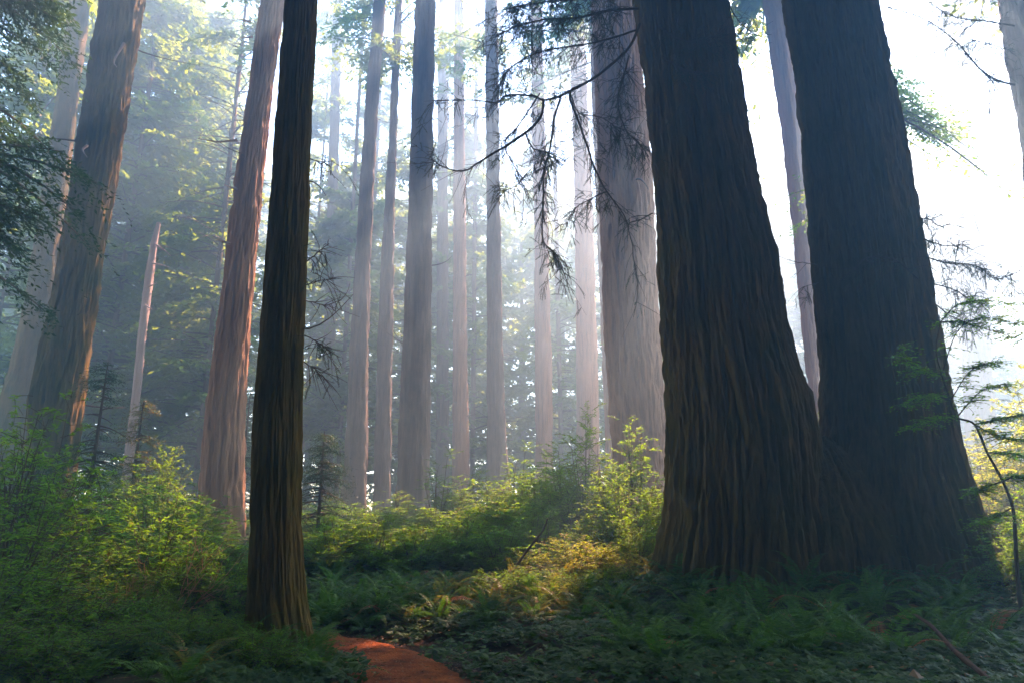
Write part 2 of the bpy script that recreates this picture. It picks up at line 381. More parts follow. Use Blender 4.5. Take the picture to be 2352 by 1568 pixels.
def gen_crown(mb, axis, z0, z1, L0, nb, seed, leaf=0.3, wid=0.4, droop=0.25, elev=0.15, ns=16, nl=9, clump=0.42, shape=0.8, mat=0, limb=1, topL=0.6, az=None, jag=0.35, sweep=0.6, clear=False):
    rng = np.random.default_rng(seed)
    f = np.sort(rng.random(nb))
    z = z0 + (z1 - z0) * f
    L = (L0 * (1 - f) ** shape + topL) * rng.uniform(1 - jag, 1 + jag, nb)
    L *= np.clip(0.55 + f * 6, 0, 1)
    a = rng.uniform(0, 2 * np.pi, nb) if az is None else rng.uniform(az[0], az[1], nb)
    e = elev + rng.normal(0, 0.15, nb)
    dr = droop * rng.uniform(0.6, 1.5, nb)
    bx = np.interp(z, axis[:, 2], axis[:, 0]); by = np.interp(z, axis[:, 2], axis[:, 1])
    base = np.stack([bx, by, z], -1)
    dh = np.stack([np.cos(a), np.sin(a), 0 * a], -1)
    up = np.array([0, 0, 1.0])
    # limbs
    if limb is not None:
        for i in range(nb):
            t = np.linspace(0, 1, 7)
            Pm = base[i] + dh[i] * (L[i] * t)[:, None] + up * (L[i] * (e[i] * t - dr[i] * t * t))[:, None]
            mb.tube(Pm, (0.012 + 0.012 * L[i]) * (1 - 0.85 * t), 4, limb)
    t = (0.12 + 0.88 * (np.arange(ns)[None] + rng.uniform(0, 1, (nb, ns))) / ns)
    Ps = base[:, None] + dh[:, None] * (L[:, None] * t)[..., None] + up * (L[:, None] * (e[:, None] * t - dr[:, None] * t * t))[..., None]
    side = np.where(np.arange(ns)[None] % 2 == 0, 1, -1) * np.ones((nb, 1))
    ang = a[:, None] + side * rng.uniform(0.5, 1.25, (nb, ns))
    sd = np.stack([np.cos(ang), np.sin(ang), rng.normal(-0.1, 0.22, (nb, ns))], -1)
    ls = (0.35 + 0.34 * L[:, None] * (1 - 0.75 * t)) * rng.uniform(0.5, 1.2, (nb, ns))
    s = (np.arange(nl)[None, None] + rng.uniform(0, 1, (nb, ns, nl))) / nl
    Pl = Ps[:, :, None] + sd[:, :, None] * (ls[..., None] * s)[..., None] - up * (sweep * ls[..., None] * s * s * rng.uniform(0.2, 1, (nb, ns, 1)))[..., None]
    la = ang[..., None] + np.where(np.arange(nl) % 2 == 0, 1, -1) * rng.uniform(0.3, 1.1, (nb, ns, nl))
    D = np.stack([np.cos(la), np.sin(la), rng.normal(-0.35, 0.4, (nb, ns, nl))], -1)
    Nn = np.stack([rng.normal(0, 0.45, (nb, ns, nl)), rng.normal(0, 0.45, (nb, ns, nl)), np.ones((nb, ns, nl))], -1)
    Pl = Pl.reshape(-1, 3); D = D.reshape(-1, 3); Nn = Nn.reshape(-1, 3)
    cl = vnoise(Pl[:, 0] / 1.7, Pl[:, 1] / 1.7, Pl[:, 2] / 1.2, seed + 1)
    keep = (cl > clump * rng.uniform(0.75, 1.15, len(Pl)))
    if CARVE: keep &= carve_mask(Pl)
    keep &= Pl[:, 2] < HTOP + 0.5
    if clear:      # the walkers' path and the open view along it stay free of boughs
        yy = Pl[:, 1] + 2.5
        keep &= ~((yy > 0) & (np.abs(Pl[:, 0]) < 0.95 * yy + 2.5) & (Pl[:, 2] < 5.5 + yy))
    Pl, D, Nn = Pl[keep], D[keep], Nn[keep]
    lf = leaf * rng.uniform(0.6, 1.25, len(Pl))
    mb.leaves(Pl, D, Nn, lf, lf * wid, mat)

def make_tree(name, rows, d, label, bark, seed, crown=None, base_z=None, seg=40, dz=0.5, top=HTOP, ext=True, group=None, flute=0.05, width=0.3, stubs=(), cat='tree', zfine=None, leafm='needle_far', nstub=0, **kw):
    P, Rr = trunk_rows(rows, d, None, top, ext)
    bx, by = P[0, 0], P[0, 1]
    g = float(gz(bx, by))
    P, Rr = trunk_rows(rows, d, g - 0.35, top, ext)
    org = np.array([P[0, 0], P[0, 1], g])
    t = thing(name, org, label, cat, group)
    mb = MB(); mb.grid(trunk_mesh(P, Rr, seg, dz, seed, flute=flute, width=width, zmax_fine=zfine, **kw), True)
    mb.build('trunk', M[bark], t, org)
    if crown:
        c = MB()
        for cr in (crown if isinstance(crown, list) else [crown]):
            cr = dict(cr); gen_crown(c, P, cr.pop('z0'), cr.pop('z1', top), cr.pop('L0'), cr.pop('nb'), seed + 100, **cr)
        if c.n: c.build('crown', [M[leafm], M['twig']], t, org, smooth=False)
    rng = np.random.default_rng(seed + 7)
    for k in range(nstub):                   # dead limbs left on the bare bole
        z = g + rng.uniform(2.5, min(0.75 * (P[-1, 2] - g), 30)); a = rng.uniform(0, 2 * np.pi)
        rr = np.interp(z, P[:, 2], Rr); b = np.array([np.interp(z, P[:, 2], P[:, 0]), np.interp(z, P[:, 2], P[:, 1]), z])
        v = np.array([math.cos(a), math.sin(a), rng.normal(-0.1, 0.3)]); ln = rng.uniform(0.25, 1.6) * min(1, rr * 1.6)
        sx = np.linspace(0, 1, 6)[:, None]
        Q = b + v * (rr * 0.85) + v * ln * sx + rng.normal(0, 0.3, 3) * ln * sx * sx
        m_ = MB(); m_.tube(Q, rng.uniform(0.018, 0.04) * min(1, rr + 0.3) * (1 - 0.75 * sx[:, 0]), 5)
        m_.build('dead_branch', M['twig'], t, org)
    for pts in stubs:
        s = MB(); Q = catmull(np.array([at(px, py, d - off) for px, py, off in pts]), 5)
        s.tube(Q, np.linspace(0.05, 0.012, len(Q)), 5)
        s.build('dead_branch', M['bark_dead'], t, org)
    return t, P, org

build_ground()

# gaps cut in the crowns to steer sun onto chosen spots (photograph point, distance, radius)
rc = np.random.default_rng(12)
EXTRA = [(rc.uniform(740, 1480), rc.uniform(1090, 1260), rc.uniform(13, 20), rc.uniform(0.3, 0.6)) for _ in range(11)] + [(rc.uniform(60, 520), rc.uniform(1120, 1330), rc.uniform(9, 15), rc.uniform(0.3, 0.5)) for _ in range(6)]
for px, py, d, r in EXTRA + [(1310, 1250, 12.6, 1.0), (1420, 1120, 14.5, 0.9), (1400, 1010, 17, 1.0), (1250, 1330, 11.2, 0.5), (870, 1330, 11.0, 0.6),
                     (380, 1290, 10.2, 0.75), (450, 1170, 11.5, 0.6), (250, 1160, 10.5, 0.8), (130, 1370, 8.6, 0.4), (410, 1045, 17, 0.7),
                     (820, 1492, 8.9, 0.28), (940, 1490, 8.9, 0.22), (2290, 1000, 17, 3.0), (2330, 900, 17, 3.0), (2250, 1100, 15.5, 1.6),
                     (1000, 1190, 17, 0.8), (1100, 1130, 19, 1.0), (1180, 1180, 16, 0.8), (880, 1240, 15, 0.7), (780, 1180, 19, 0.8), (1460, 1000, 16, 0.9), (1350, 1060, 17, 0.8), (960, 1320, 11.5, 0.5), (330, 1100, 15, 0.9), (1120, 1290, 12.5, 0.5), (1000, 900, 34, 4.8), (1240, 880, 38, 4.8), (800, 930, 30, 4.2), (420, 930, 27, 3.0), (1000, 760, 25, 3.2), (1260, 760, 25, 3.2), (850, 860, 22, 2.6), (1120, 950, 30, 4.0), (900, 560, 36, 3.0), (700, 700, 33, 2.6), (1100, 1350, 11, 0.5), (1000, 1420, 9.5, 0.45), (1250, 1400, 10, 0.45), (780, 1400, 9.8, 0.4), (930, 1400, 9.8, 0.35), (10, 1050, 11, 0.4), (90, 1390, 7.5, 0.3), (330, 1400, 8.3, 0.3), (1500, 800, 24, 3.0), (250, 480, 30, 3.2), (400, 330, 33, 3.0), (430, 640, 31, 3.0), (380, 120, 34, 2.5), (1080, 560, 42, 3.0), (1120, 60, 40, 3.0), (800, 300, 44, 3.0), (980, 250, 30, 1.2), (545, 780, 22, 1.3), (1065, 960, 44, 1.2), (600, 330, 22, 1.5), (1150, 960, 38, 1.0)]:
    CARVE.append((at(px, py, d), r))

# ------------------------------------------------------------------ redwoods
GR = 'far redwood trunks rising into the mist'
make_tree('redwood_tree', [(1480, 564, 722), (1350, 566, 702), (1200, 574, 692), (960, 582, 696), (800, 594, 697), (560, 613, 706), (450, 621, 710), (200, 639, 720), (0, 655, 730)], 8.5,
          'slender dark mossy redwood at the bend of the red path', 'bark_near', 11, crown=dict(z0=15, L0=3.0, nb=70, leaf=0.2, clump=0.42), seg=260, dz=0.03, zfine=9.8,
          flute=0.03, width=0.055, flare=0.2, flare_h=0.4, ridge_len=1.1, lobes=5, nstub=7)

# the twin redwood: two stems from one base
def twin():
    A = [(1330, 1492, 1915), (1200, 1516, 1898), (1000, 1524, 1878), (920, 1521, 1860), (830, 1517, 1832), (740, 1515, 1803), (600, 1511, 1784), (450, 1500, 1746), (320, 1488, 1719), (150, 1472, 1690), (0, 1455, 1668)]
    B = [(1330, 1800, 2330), (1290, 1828, 2298), (1180, 1846, 2250), (1090, 1862, 2215), (985, 1878, 2192), (850, 1878, 2166), (650, 1864, 2131), (500, 1851, 2106), (300, 1833, 2074), (150, 1815, 2040), (0, 1792, 2011)]
    d = 12.0
    g = float(gz(5.6, 12.0))
    org = np.array([5.6, 12.0, g])
    t = thing('twin_redwood_tree', org, 'massive dark redwood whose two trunks part above one shared base', 'tree')
    c = MB()
    for i, (rows, sd) in enumerate(((A, 21), (B, 33))):
        P, Rr = trunk_rows(rows, d + 0.25 * i, g - 0.5, HTOP)
        mb = MB()
        mb.grid(trunk_mesh(P, Rr, 420, 0.04, sd, flute=0.085, width=0.12, flare=0.1, flare_h=0.8, lobes=6, ridge_len=3.0, zmax_fine=12.6), True)
        mb.build('trunk', M['bark_pair'], t, org)
        gen_crown(c, P, 18, HTOP, 4.5, 150, 60 + i, leaf=0.3, wid=0.5, clump=0.36, ns=16, nl=9)
    # the burl of wood joining the stems low down
    J = np.array([at(1880, 1330, 12.0), at(1880, 1200, 12.0), at(1876, 1090, 12.05), at(1874, 1030, 12.1), at(1873, 1003, 12.1)])
    Rj = np.array([1.35, 1.1, 0.8, 0.42, 0.18])
    z = J[:, 2].copy(); J[0, 2] = g - 0.4
    mb = MB(); mb.grid(trunk_mesh(J, Rj, 320, 0.03, 44, flute=0.09, width=0.13, flare=0.2, lobes=7, ridge_len=1.2), True)
    mb.build('burl', M['bark_pair'], t, org)
    c.build('crown', [M['needle_far'], M['twig']], t, org, smooth=False)
    return t, org
TWIN, TWORG = twin()

make_tree('redwood_tree', [(1170, 455, 562), (1060, 462, 565), (950, 470, 566), (800, 490, 575), (640, 512, 585), (430, 536, 604), (250, 563, 622), (0, 597, 655)], 22,
          'straight brown redwood with sun on its flank and short dead branches', 'bark_red', 41, crown=dict(z0=23, L0=3.5, nb=70, clump=0.45), seg=170, dz=0.1, zfine=21, nstub=6,
          flute=0.06, width=0.2, stubs=[[(545, 322, 0.6), (500, 326, 0.9), (455, 318, 1.0)], [(530, 560, 0.6), (505, 552, 0.8), (488, 545, 1.0)], [(545, 435, 0.6), (515, 425, 0.9)], [(575, 50, 0.6), (545, 45, 0.9)], [(580, 85, .5), (550, 88, .8)]])
make_tree('redwood_tree', [(1080, 55, 175), (920, 62, 200), (700, 112, 226), (500, 148, 256), (300, 182, 290), (0, 226, 336)], 20,
          'thick blue-shadowed redwood above the dark leafy thicket', 'bark_pair', 42, crown=dict(z0=20, L0=4.5, nb=90), seg=160, dz=0.1, zfine=19, flute=0.07, width=0.2, nstub=8,  # darker bark colour stands in for shade on this trunk
          stubs=[[(200, 335, 1), (190, 345, 1.2), (200, 362, 1.3)], [(285, 100, 1), (262, 140, 1.3), (268, 155, 1.4)]])
make_tree('redwood_tree', [(1000, -20, 62), (700, 55, 130), (400, 102, 162), (200, 128, 185), (0, 160, 212)], 29,
          'shaded redwood trunk close behind the thick blue-shadowed redwood', 'bark_pair', 43, crown=dict(z0=27, L0=4, nb=70), seg=60, dz=0.25)  # same dark bark, shade put into the colour
make_tree('broken_snag', [(930, 299, 322), (800, 312, 334), (650, 330, 352), (560, 345, 362), (512, 360, 370)], 31,
          'pale dead snag with a snapped top and stub branches', 'bark_dead', 44, ext=False, seg=32, dz=0.15, flute=0.02,
          stubs=[[(355, 560, .2), (378, 575, .3), (392, 588, .4)], [(350, 605, .2), (375, 610, .3), (392, 615, .5)], [(340, 660, .2), (360, 650, .3)], [(332, 700, .2), (352, 712, .4)]])
far = [
 ([(1120, 785, 843), (1000, 794, 846), (800, 803, 847), (650, 812, 851), (400, 828, 861), (150, 845, 875), (0, 858, 886)], 34, 'left of a close pair of misty grey trunks, the broader one', 'bark_far', 51),
 ([(1135, 857, 898), (1000, 861, 900), (800, 866, 902), (600, 875, 905), (300, 894, 912), (0, 906, 925)], 36, 'slim misty trunk squeezed beside the straight broad grey one', 'bark_far', 52),
 ([(1155, 909, 988), (950, 918, 990), (750, 926, 991), (500, 936, 993), (250, 945, 996), (0, 953, 1001)], 29, 'straight broad grey trunk with fluted bark, clearest of the misty ones', 'bark_far', 53),
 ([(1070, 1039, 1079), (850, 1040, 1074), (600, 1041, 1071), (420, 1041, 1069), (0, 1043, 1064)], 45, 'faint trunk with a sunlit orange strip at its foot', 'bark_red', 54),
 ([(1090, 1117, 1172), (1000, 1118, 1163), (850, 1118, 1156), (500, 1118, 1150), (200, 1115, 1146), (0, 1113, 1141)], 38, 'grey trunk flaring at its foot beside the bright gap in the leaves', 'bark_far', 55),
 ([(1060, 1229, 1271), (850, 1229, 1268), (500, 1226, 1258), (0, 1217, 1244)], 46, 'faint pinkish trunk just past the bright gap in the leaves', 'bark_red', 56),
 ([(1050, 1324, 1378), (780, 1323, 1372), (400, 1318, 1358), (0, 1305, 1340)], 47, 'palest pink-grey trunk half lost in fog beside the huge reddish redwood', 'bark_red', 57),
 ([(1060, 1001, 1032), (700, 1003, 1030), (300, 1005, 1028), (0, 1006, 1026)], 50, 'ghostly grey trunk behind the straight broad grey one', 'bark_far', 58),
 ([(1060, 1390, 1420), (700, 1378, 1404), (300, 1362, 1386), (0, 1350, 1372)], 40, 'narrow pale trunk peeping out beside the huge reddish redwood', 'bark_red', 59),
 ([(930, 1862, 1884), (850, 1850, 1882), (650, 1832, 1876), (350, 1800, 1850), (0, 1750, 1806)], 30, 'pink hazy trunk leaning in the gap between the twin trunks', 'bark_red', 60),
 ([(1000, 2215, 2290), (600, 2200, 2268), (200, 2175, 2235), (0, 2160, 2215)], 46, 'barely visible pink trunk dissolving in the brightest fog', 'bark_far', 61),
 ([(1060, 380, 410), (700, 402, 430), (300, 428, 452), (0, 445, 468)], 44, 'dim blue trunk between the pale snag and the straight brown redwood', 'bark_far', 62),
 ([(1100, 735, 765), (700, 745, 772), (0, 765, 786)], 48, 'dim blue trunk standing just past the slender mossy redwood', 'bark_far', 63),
]
for k, (rows, d, lab, bk, sd) in enumerate(far):
    h0 = {1: 29, 0: 29}.get(k, 27 + (k * 7 % 5))
    cr = dict(z0=h0 - 2, L0=3.0, nb=60, clump=0.47, leaf=0.32, wid=0.45)
    if k == 9: cr = dict(z0=28, L0=5.0, nb=200, leaf=0.5, wid=0.5, clump=0.28, shape=0.3)  # crown thickened above the frame to keep sun off the foreground
    if k == 10: cr = dict(z0=32, L0=3.0, nb=30, clump=0.5)
    if k == 8: cr = None
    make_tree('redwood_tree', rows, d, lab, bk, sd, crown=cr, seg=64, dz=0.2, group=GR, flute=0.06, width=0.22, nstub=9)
make_tree('redwood_tree', [(1060, 1404, 1540), (900, 1395, 1527), (750, 1386, 1516), (600, 1380, 1508), (400, 1372, 1498), (200, 1366, 1480), (0, 1358, 1462)], 24,
          'huge reddish redwood with a glowing edge behind the twin trunks', 'bark_red', 70, crown=dict(z0=27, L0=4.5, nb=130, leaf=0.45, wid=0.5, clump=0.38, shape=0.35), seg=240, dz=0.08, zfine=24, flute=0.08, width=0.18, nstub=5)
make_tree('redwood_tree', [(1060, 1555, 1635), (600, 1540, 1610), (0, 1515, 1570)], 30, 'added shade redwood hidden behind the twin trunks, thick crown over the bank', 'bark_red', 72,  # added for shade: dense crown blocks sun from the shrub bank
          crown=dict(z0=8, L0=2.2, nb=230, leaf=0.3, wid=0.5, clump=0.3, shape=0.2, topL=0.8), seg=64, dz=0.25)
make_tree('redwood_tree', [(1060, 1440, 1515), (600, 1430, 1495), (0, 1412, 1465)], 41, 'added shade redwood hidden behind the huge reddish redwood, crowned far above', 'bark_red', 73,  # added out of sight to cast shade on the left undergrowth
          crown=dict(z0=31, L0=5.5, nb=190, leaf=0.48, wid=0.5, clump=0.34, shape=0.25, topL=1.5), seg=64, dz=0.25)
T16, _, _ = make_tree('redwood_tree', [(1200, 2420, 2560), (600, 2370, 2490), (300, 2338, 2455), (150, 2311, 2430), (0, 2280, 2398)], 15,
          'shadowed redwood trunk at the far edge with drooping sprays', 'bark_far', 71, crown=dict(z0=16, L0=4, nb=60), seg=120, dz=0.1, zfine=14, flute=0.06)

# leafy forest trees behind: crowns low enough to be seen
bgl = [(-70, 33, 4, 5.0, 'needle_far'), (60, 42, 5, 5.5, 'needle_far'), (215, 38, 4, 4.8, 'needle_far'), (330, 44, 3, 5.5, 'needle_far'), (450, 36, 3.5, 3.4, 'needle_far'), (395, 50, 3, 6, 'needle_far'),
       (690, 52, 4, 5, 'needle_far'), (775, 44, 5, 3.6, 'needle_far'), (830, 54, 4, 4.5, 'needle_far'), (925, 50, 5, 4.0, 'needle_far'), (1010, 55, 4, 4.2, 'needle_far'), (1085, 52, 5, 3.6, 'needle_far'),
       (1140, 60, 3, 2.4, 'needle_far'), (1245, 62, 2, 2.6, 'needle_far'), (1290, 54, 4, 3.6, 'needle_far'), (1400, 58, 4, 4, 'needle_far'), (1560, 60, 5, 4, 'needle_far'), (2120, 64, 3, 3, 'needle_far')]
for k, (px, d, zb, L0, lm) in enumerate(bgl):
    w = (0.12 + 0.04 * (k % 3)) / mscale(1050, d)
    vp = lambda py: 1150 + (px - 1150) * (5505 + py) / (5505 + 1100.0)
    rows = [(py, vp(py) - w * f, vp(py) + w * f) for py, f in ((1080, 1.0), (600, 0.85), (0, 0.6))]
    labs = ('green conifer crowding the blue-lit side of the forest', 'hazy conifer filling a gap between the misty trunks', 'conifer almost washed out by the bright pink fog')
    i = 0 if px < 620 else 1 if px < 1450 else 2
    tp = (42, 44, 38, 44, 40)[k % 5] if i == 0 else (31, 37, 28, 39, 34)[k % 5] if i == 1 else (22, 27, 19, 29, 24)[k % 5]
    make_tree('conifer_tree', rows, d, labs[i], 'bark_far', 200 + k, top=tp, crown=dict(z0=zb, L0=L0, nb=(290, 150, 110)[i], leaf=0.44 if d > 40 else 0.38, wid=0.5, clump=(0.4, 0.45, 0.45)[i], shape=0.6, ns=18, nl=9, droop=0.22),
              seg=20, dz=1.0, group=('conifers on the blue side of the forest', 'conifers between the misty trunks', 'conifers in the bright fog')[i], leafm=lm)

# farthest row: crowns down to the ground, closing the view
rg = np.random.default_rng(5)
for k in range(21):
    d = rg.uniform(66, 80); x = -62 + 124 * (k + rg.uniform(0.2, 0.8)) / 21
    if x > 6: d = rg.uniform(68, 80)
    Pk = np.array([[x, d, 0.0], [x, d, 20], [x, d, 44]]); g = float(gz(x, d)); Pk[0, 2] = g - 0.3
    t = thing('conifer_tree', (x, d, g), 'farthest conifer closing the view, little more than a shape in the fog', 'tree', 'farthest conifers in the fog')
    mb = MB(); mb.grid(trunk_mesh(Pk, np.array([0.45, 0.3, 0.05]), 16, 1.0, 1300 + k, flute=0.03), True); mb.build('trunk', M['bark_far'], t, t.location)
    c = MB(); gen_crown(c, Pk, g + 0.6, rg.uniform(36, 44), (rg.uniform(4.5, 6.5) if x < 6 else 6.0), 230, 1330 + k, leaf=0.7, wid=0.5, clump=0.4, ns=14, nl=7, shape=0.42, topL=1.2)
    c.build('crown', [M['needle_far'], M['twig']], t, t.location, smooth=False)

# added out-of-view trees beside and behind the viewer, blocking sky light from the foreground
for k, (x, y, L0) in enumerate([(-9, -3, 5.5), (3, -6, 5.5), (10, -2, 5.5), (-4, -12, 6), (9, -14, 6), (-15, 4, 5), (13, -6, 5), (-4, -8, 5), (-20, -20, 6), (18, -24, 6), (-7, -18, 6), (6, -26, 6), (30, -6, 6), (-30, -14, 6), (14, -13, 6), (-11, -9, 5), (-16, -12, 6), (17, 5, 5), (20, -8, 6), (-17, 10, 4.5), (1, -22, 7), (-26, -4, 7), (27, -18, 7), (-12, -24, 7), (26, 8, 6), (-24, 12, 6)]):
    Pk = np.array([[x, y, 0.0], [x, y, 20], [x * 0.97, y, HTOP]]); g = float(gz(x, y)); Pk[0, 2] = g - 0.3
    t = thing('redwood_tree', (x, y, g), 'added out-of-view redwood round the viewer, shading the foreground', 'tree', 'added shade redwoods round the viewer')
    mb = MB(); mb.grid(trunk_mesh(Pk, np.array([0.6, 0.45, 0.1]), 48, 0.4, 900 + k, flute=0.05), True); mb.build('trunk', M['bark_far'], t, t.location)
    c = MB(); gen_crown(c, Pk, (0.6 if k > 5 else 3.5) if y < -2 else 12, HTOP, L0, 260, 930 + k, clear=True, leaf=0.8, wid=0.6, clump=0.22, ns=14, nl=7, shape=0.35)
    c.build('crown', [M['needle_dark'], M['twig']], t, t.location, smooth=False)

# a bough tree just beyond the frame whose dark sprays hang in at the side
t, P, org = make_tree('redwood_tree', [(1200, -420, -290), (0, -250, -160)], 12, 'dark green sprays hanging in the top corner beside the blue forest', 'bark_far', 80, crown=None, seg=40, dz=0.3)
c = MB()
gen_crown(c, P, 6.5, 15, 2.3, 56, 81, leaf=0.12, wid=0.36, droop=0.42, elev=0.1, ns=44, nl=20, clump=0.33, az=(-0.9, 0.8), shape=0.2, topL=0.9, sweep=1.3, limb=1)
gen_crown(c, P, 17, HTOP, 4.0, 60, 82, leaf=0.2)
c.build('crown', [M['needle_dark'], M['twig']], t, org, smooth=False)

# a lit bough on the right, in the fog
Pr = np.array([at(2010, 900, 19), at(2030, -400, 19)])
t = thing('conifer_tree', [Pr[0, 0], 19, float(gz(Pr[0, 0], 19))], 'young conifer with pale sunlit boughs showing past the twin trunks', 'tree')
mb = MB(); q = np.array([Pr[0], at(2020, 300, 19), at(2030, -300, 19)]); q[0, 2] = gz(q[0, 0], 19) - 0.2; q[:, :2] = q[0, :2]
mb.grid(trunk_mesh(q, np.array([0.22, 0.16, 0.08]), 24, 0.3, 8, flute=0.01), True); mb.build('trunk', M['bark_far'], t, t.location)
c = MB()
gen_crown(c, q, at(2020, 300, 19)[2], at(2020, 140, 19)[2], 3.3, 17, 91, leaf=0.15, wid=0.4, droop=0.5, elev=0.0, ns=32, nl=14, clump=0.25, az=(-0.5, 0.3), shape=0.3, topL=0.8, jag=0.15)
gen_crown(c, q, at(2020, 480, 19)[2], at(2020, 330, 19)[2], 1.2, 5, 92, leaf=0.13, ns=12, nl=10, az=(2.6, 3.6), topL=0.8)
c.build('crown', [M['shrub_b'], M['twig']], t, t.location, smooth=False)

# ------------------------------------------------------------------ hanging boughs drawn from the photograph
def needle_twig(mb, P, rng, nlen=0.023, step=0.010, wid=0.36, mat=0):
    """a twig clothed in two rows of needles"""
    P = np.asarray(P); seg = np.linalg.norm(np.diff(P, axis=0), axis=1); s = np.concatenate([[0], np.cumsum(seg)])
    n = max(3, int(s[-1] / step)); u = np.linspace(0.1, 1, n) * s[-1]
    Q = np.stack([np.interp(u, s, P[:, k]) for k in range(3)], -1)
    T = nrm(np.gradient(Q, axis=0))
    side = nrm(np.cross(T, np.array([0.15, -1.0, 0.35]) + rng.normal(0, 0.25, 3)))
    sg = np.where(np.arange(n) % 2 == 0, 1, -1)[:, None]
    D = T * 0.75 + side * sg * rng.uniform(0.5, 0.9, (n, 1)) + rng.normal(0, 0.12, (n, 3))
    taper = 0.55 + 0.45 * np.sin(np.linspace(0.25, 2.9, n))
    L = nlen * taper * rng.uniform(0.8, 1.2, n)
    mb.leaves(Q, D, np.array([0.1, -1.0, 0.4]) + rng.normal(0, 0.3, (n, 3)), L, L * wid, mat)

def bough(parent, org, polys, seed, leaf='needle_dark', twig='twig', name='bough'):
    """polys: dict(pts=[(px,py,dist)...], r=base radius m, twigs=n, length=m, leafy=0..1)"""
    for k, pd in enumerate(polys):
        rng = np.random.default_rng(seed + k)
        mb = MB()
        P = catmull(np.array([at(*p) for p in pd['pts']]), 8)
        r0 = 0.75 * pd.get('r', 0.02)
        t = np.linspace(0, 1, len(P))
        P = P + 0.02 * (np.stack([fbm(t * 12, t * 0 + j, seed=seed + k, oct=2) for j in range(3)], -1) - 0.5) * np.minimum(1, t * 5)[:, None]
        mb.tube(P, r0 * (1 - 0.75 * t) + 0.003, 6, 1)
        Tn = nrm(np.gradient(P, axis=0))
        for j in range(int(pd.get('twigs', 12) * 1.9)):
            f = rng.uniform(pd.get('from', 0.12), 1.0); i = min(int(f * (len(P) - 1)), len(P) - 1)
            ln = pd.get('length', 0.5) * rng.uniform(0.45, 1.25)
            ax = Tn[i] * rng.uniform(0.2, 1.0) + np.array([rng.normal(0, 0.55), rng.normal(0, 0.6), rng.normal(-0.15, 0.55)])
            ax = nrm(ax); s = np.linspace(0, 1, 8)[:, None]
            bend = rng.normal(0, 0.3, 3) + np.array([0, 0, -0.25])
            Q = P[i] + ax * ln * s + bend * ln * s * s
            mb.tube(Q, 0.005 * (1 - 0.6 * s[:, 0]), 4, 1)
            if rng.random() < pd.get('leafy', 0.8):
                for q in range(int(ln / 0.11) + 1):
                    g = rng.uniform(0.1, 1); m_ = min(int(g * 7), 6)
                    dv = nrm(Q[m_ + 1] - Q[m_]) * 0.7 + rng.normal(0, 0.6, 3) + np.array([0, 0, -0.1])
                    dv = nrm(dv); l2 = rng.uniform(0.1, 0.26); s2 = np.linspace(0, 1, 4)[:, None]
                    W = Q[m_] + dv * l2 * s2 + np.array([0, 0, -0.25]) * l2 * s2 * s2
                    mb.tube(W, 0.003, 3, 1)
                    needle_twig(mb, W, rng)
        mb.build(name, [M[leaf], M[twig]], parent, org, smooth=False)

D0 = 11.2
def pl(*pts, d0=11.2, d1=10.4):
    n = len(pts)
    return [(x, y, d0 + (d1 - d0) * i / max(1, n - 1)) for i, (x, y) in enumerate(pts)]
left_polys = [
 dict(pts=pl((1470, 55), (1444, 110), (1384, 165), (1334, 197), (1284, 221), (1249, 230), (1224, 221), (1164, 220), (1139, 236), (1084, 230), (994, 232)), r=0.036, twigs=50, length=0.6, leafy=0.55),
 dict(pts=pl((1334, 197), (1309, 215), (1326, 275), (1349, 335), (1364, 385), (1394, 440), (1424, 480), (1444, 517), d1=11.0), r=0.03, twigs=26, length=0.6, leafy=0.75),
 dict(pts=pl((1499, 490), (1470, 505), (1444, 517), (1452, 560), (1454, 590), (1466, 660), (1456, 730), d0=11.0, d1=10.9), r=0.014, twigs=10, length=0.4, leafy=0.1),
 dict(pts=pl((1249, 230), (1241, 270), (1206, 305), (1154, 340), (1104, 370), (1064, 392), (1014, 382), (991, 365), d0=10.9, d1=10.2), r=0.032, twigs=30, length=0.55, leafy=0.25),
 dict(pts=pl((1206, 305), (1224, 340), (1259, 350), (1300, 372), d0=10.7), r=0.018, twigs=16, length=0.5),
 dict(pts=pl((1289, 220), (1274, 270), (1264, 340), (1249, 395), (1249, 450), (1247, 550), (1280, 590), (1299, 640), d0=10.9), r=0.025, twigs=44, length=0.5, leafy=0.95),
 dict(pts=pl((1444, 130), (1432, 180), (1419, 235), (1439, 300), (1465, 325), (1490, 360), d1=11), r=0.02, twigs=30, length=0.5, leafy=0.7),
 dict(pts=pl((1465, 20), (1400, 25), (1334, 40), (1260, 45), (1190, 60), (1140, 85), d0=11.2), r=0.03, twigs=70, length=0.6, leafy=0.95),
 dict(pts=pl((1465, -20), (1390, -10), (1300, 0), (1220, 10), (1170, 20)), r=0.03, twigs=60, length=0.6, leafy=0.95),
 dict(pts=pl((1460, 70), (1400, 90), (1330, 105), (1240, 120), (1180, 150), (1150, 180), d1=10.0), r=0.024, twigs=60, length=0.55, leafy=0.9),
 dict(pts=pl((1394, 440), (1360, 455), (1320, 480), (1300, 520), d0=11, d1=10.8), r=0.012, twigs=18, length=0.4, leafy=0.9),
 dict(pts=pl((1310, 215), (1330, 260), (1380, 270), (1420, 300), (1440, 340), d0=10.9, d1=10.6), r=0.014, twigs=26, length=0.45, leafy=0.8),
 dict(pts=pl((1240, 215), (1190, 290), (1160, 330), (1190, 400), (1210, 440), d0=10.6, d1=10.2), r=0.014, twigs=24, length=0.45, leafy=0.7),
 dict(pts=pl((1210, 400), (1180, 430), (1140, 440), d0=10.4, d1=10.2), r=0.008, twigs=10, length=0.35, leafy=0.8),
]
bough(TWIN, TWORG, left_polys, 300)
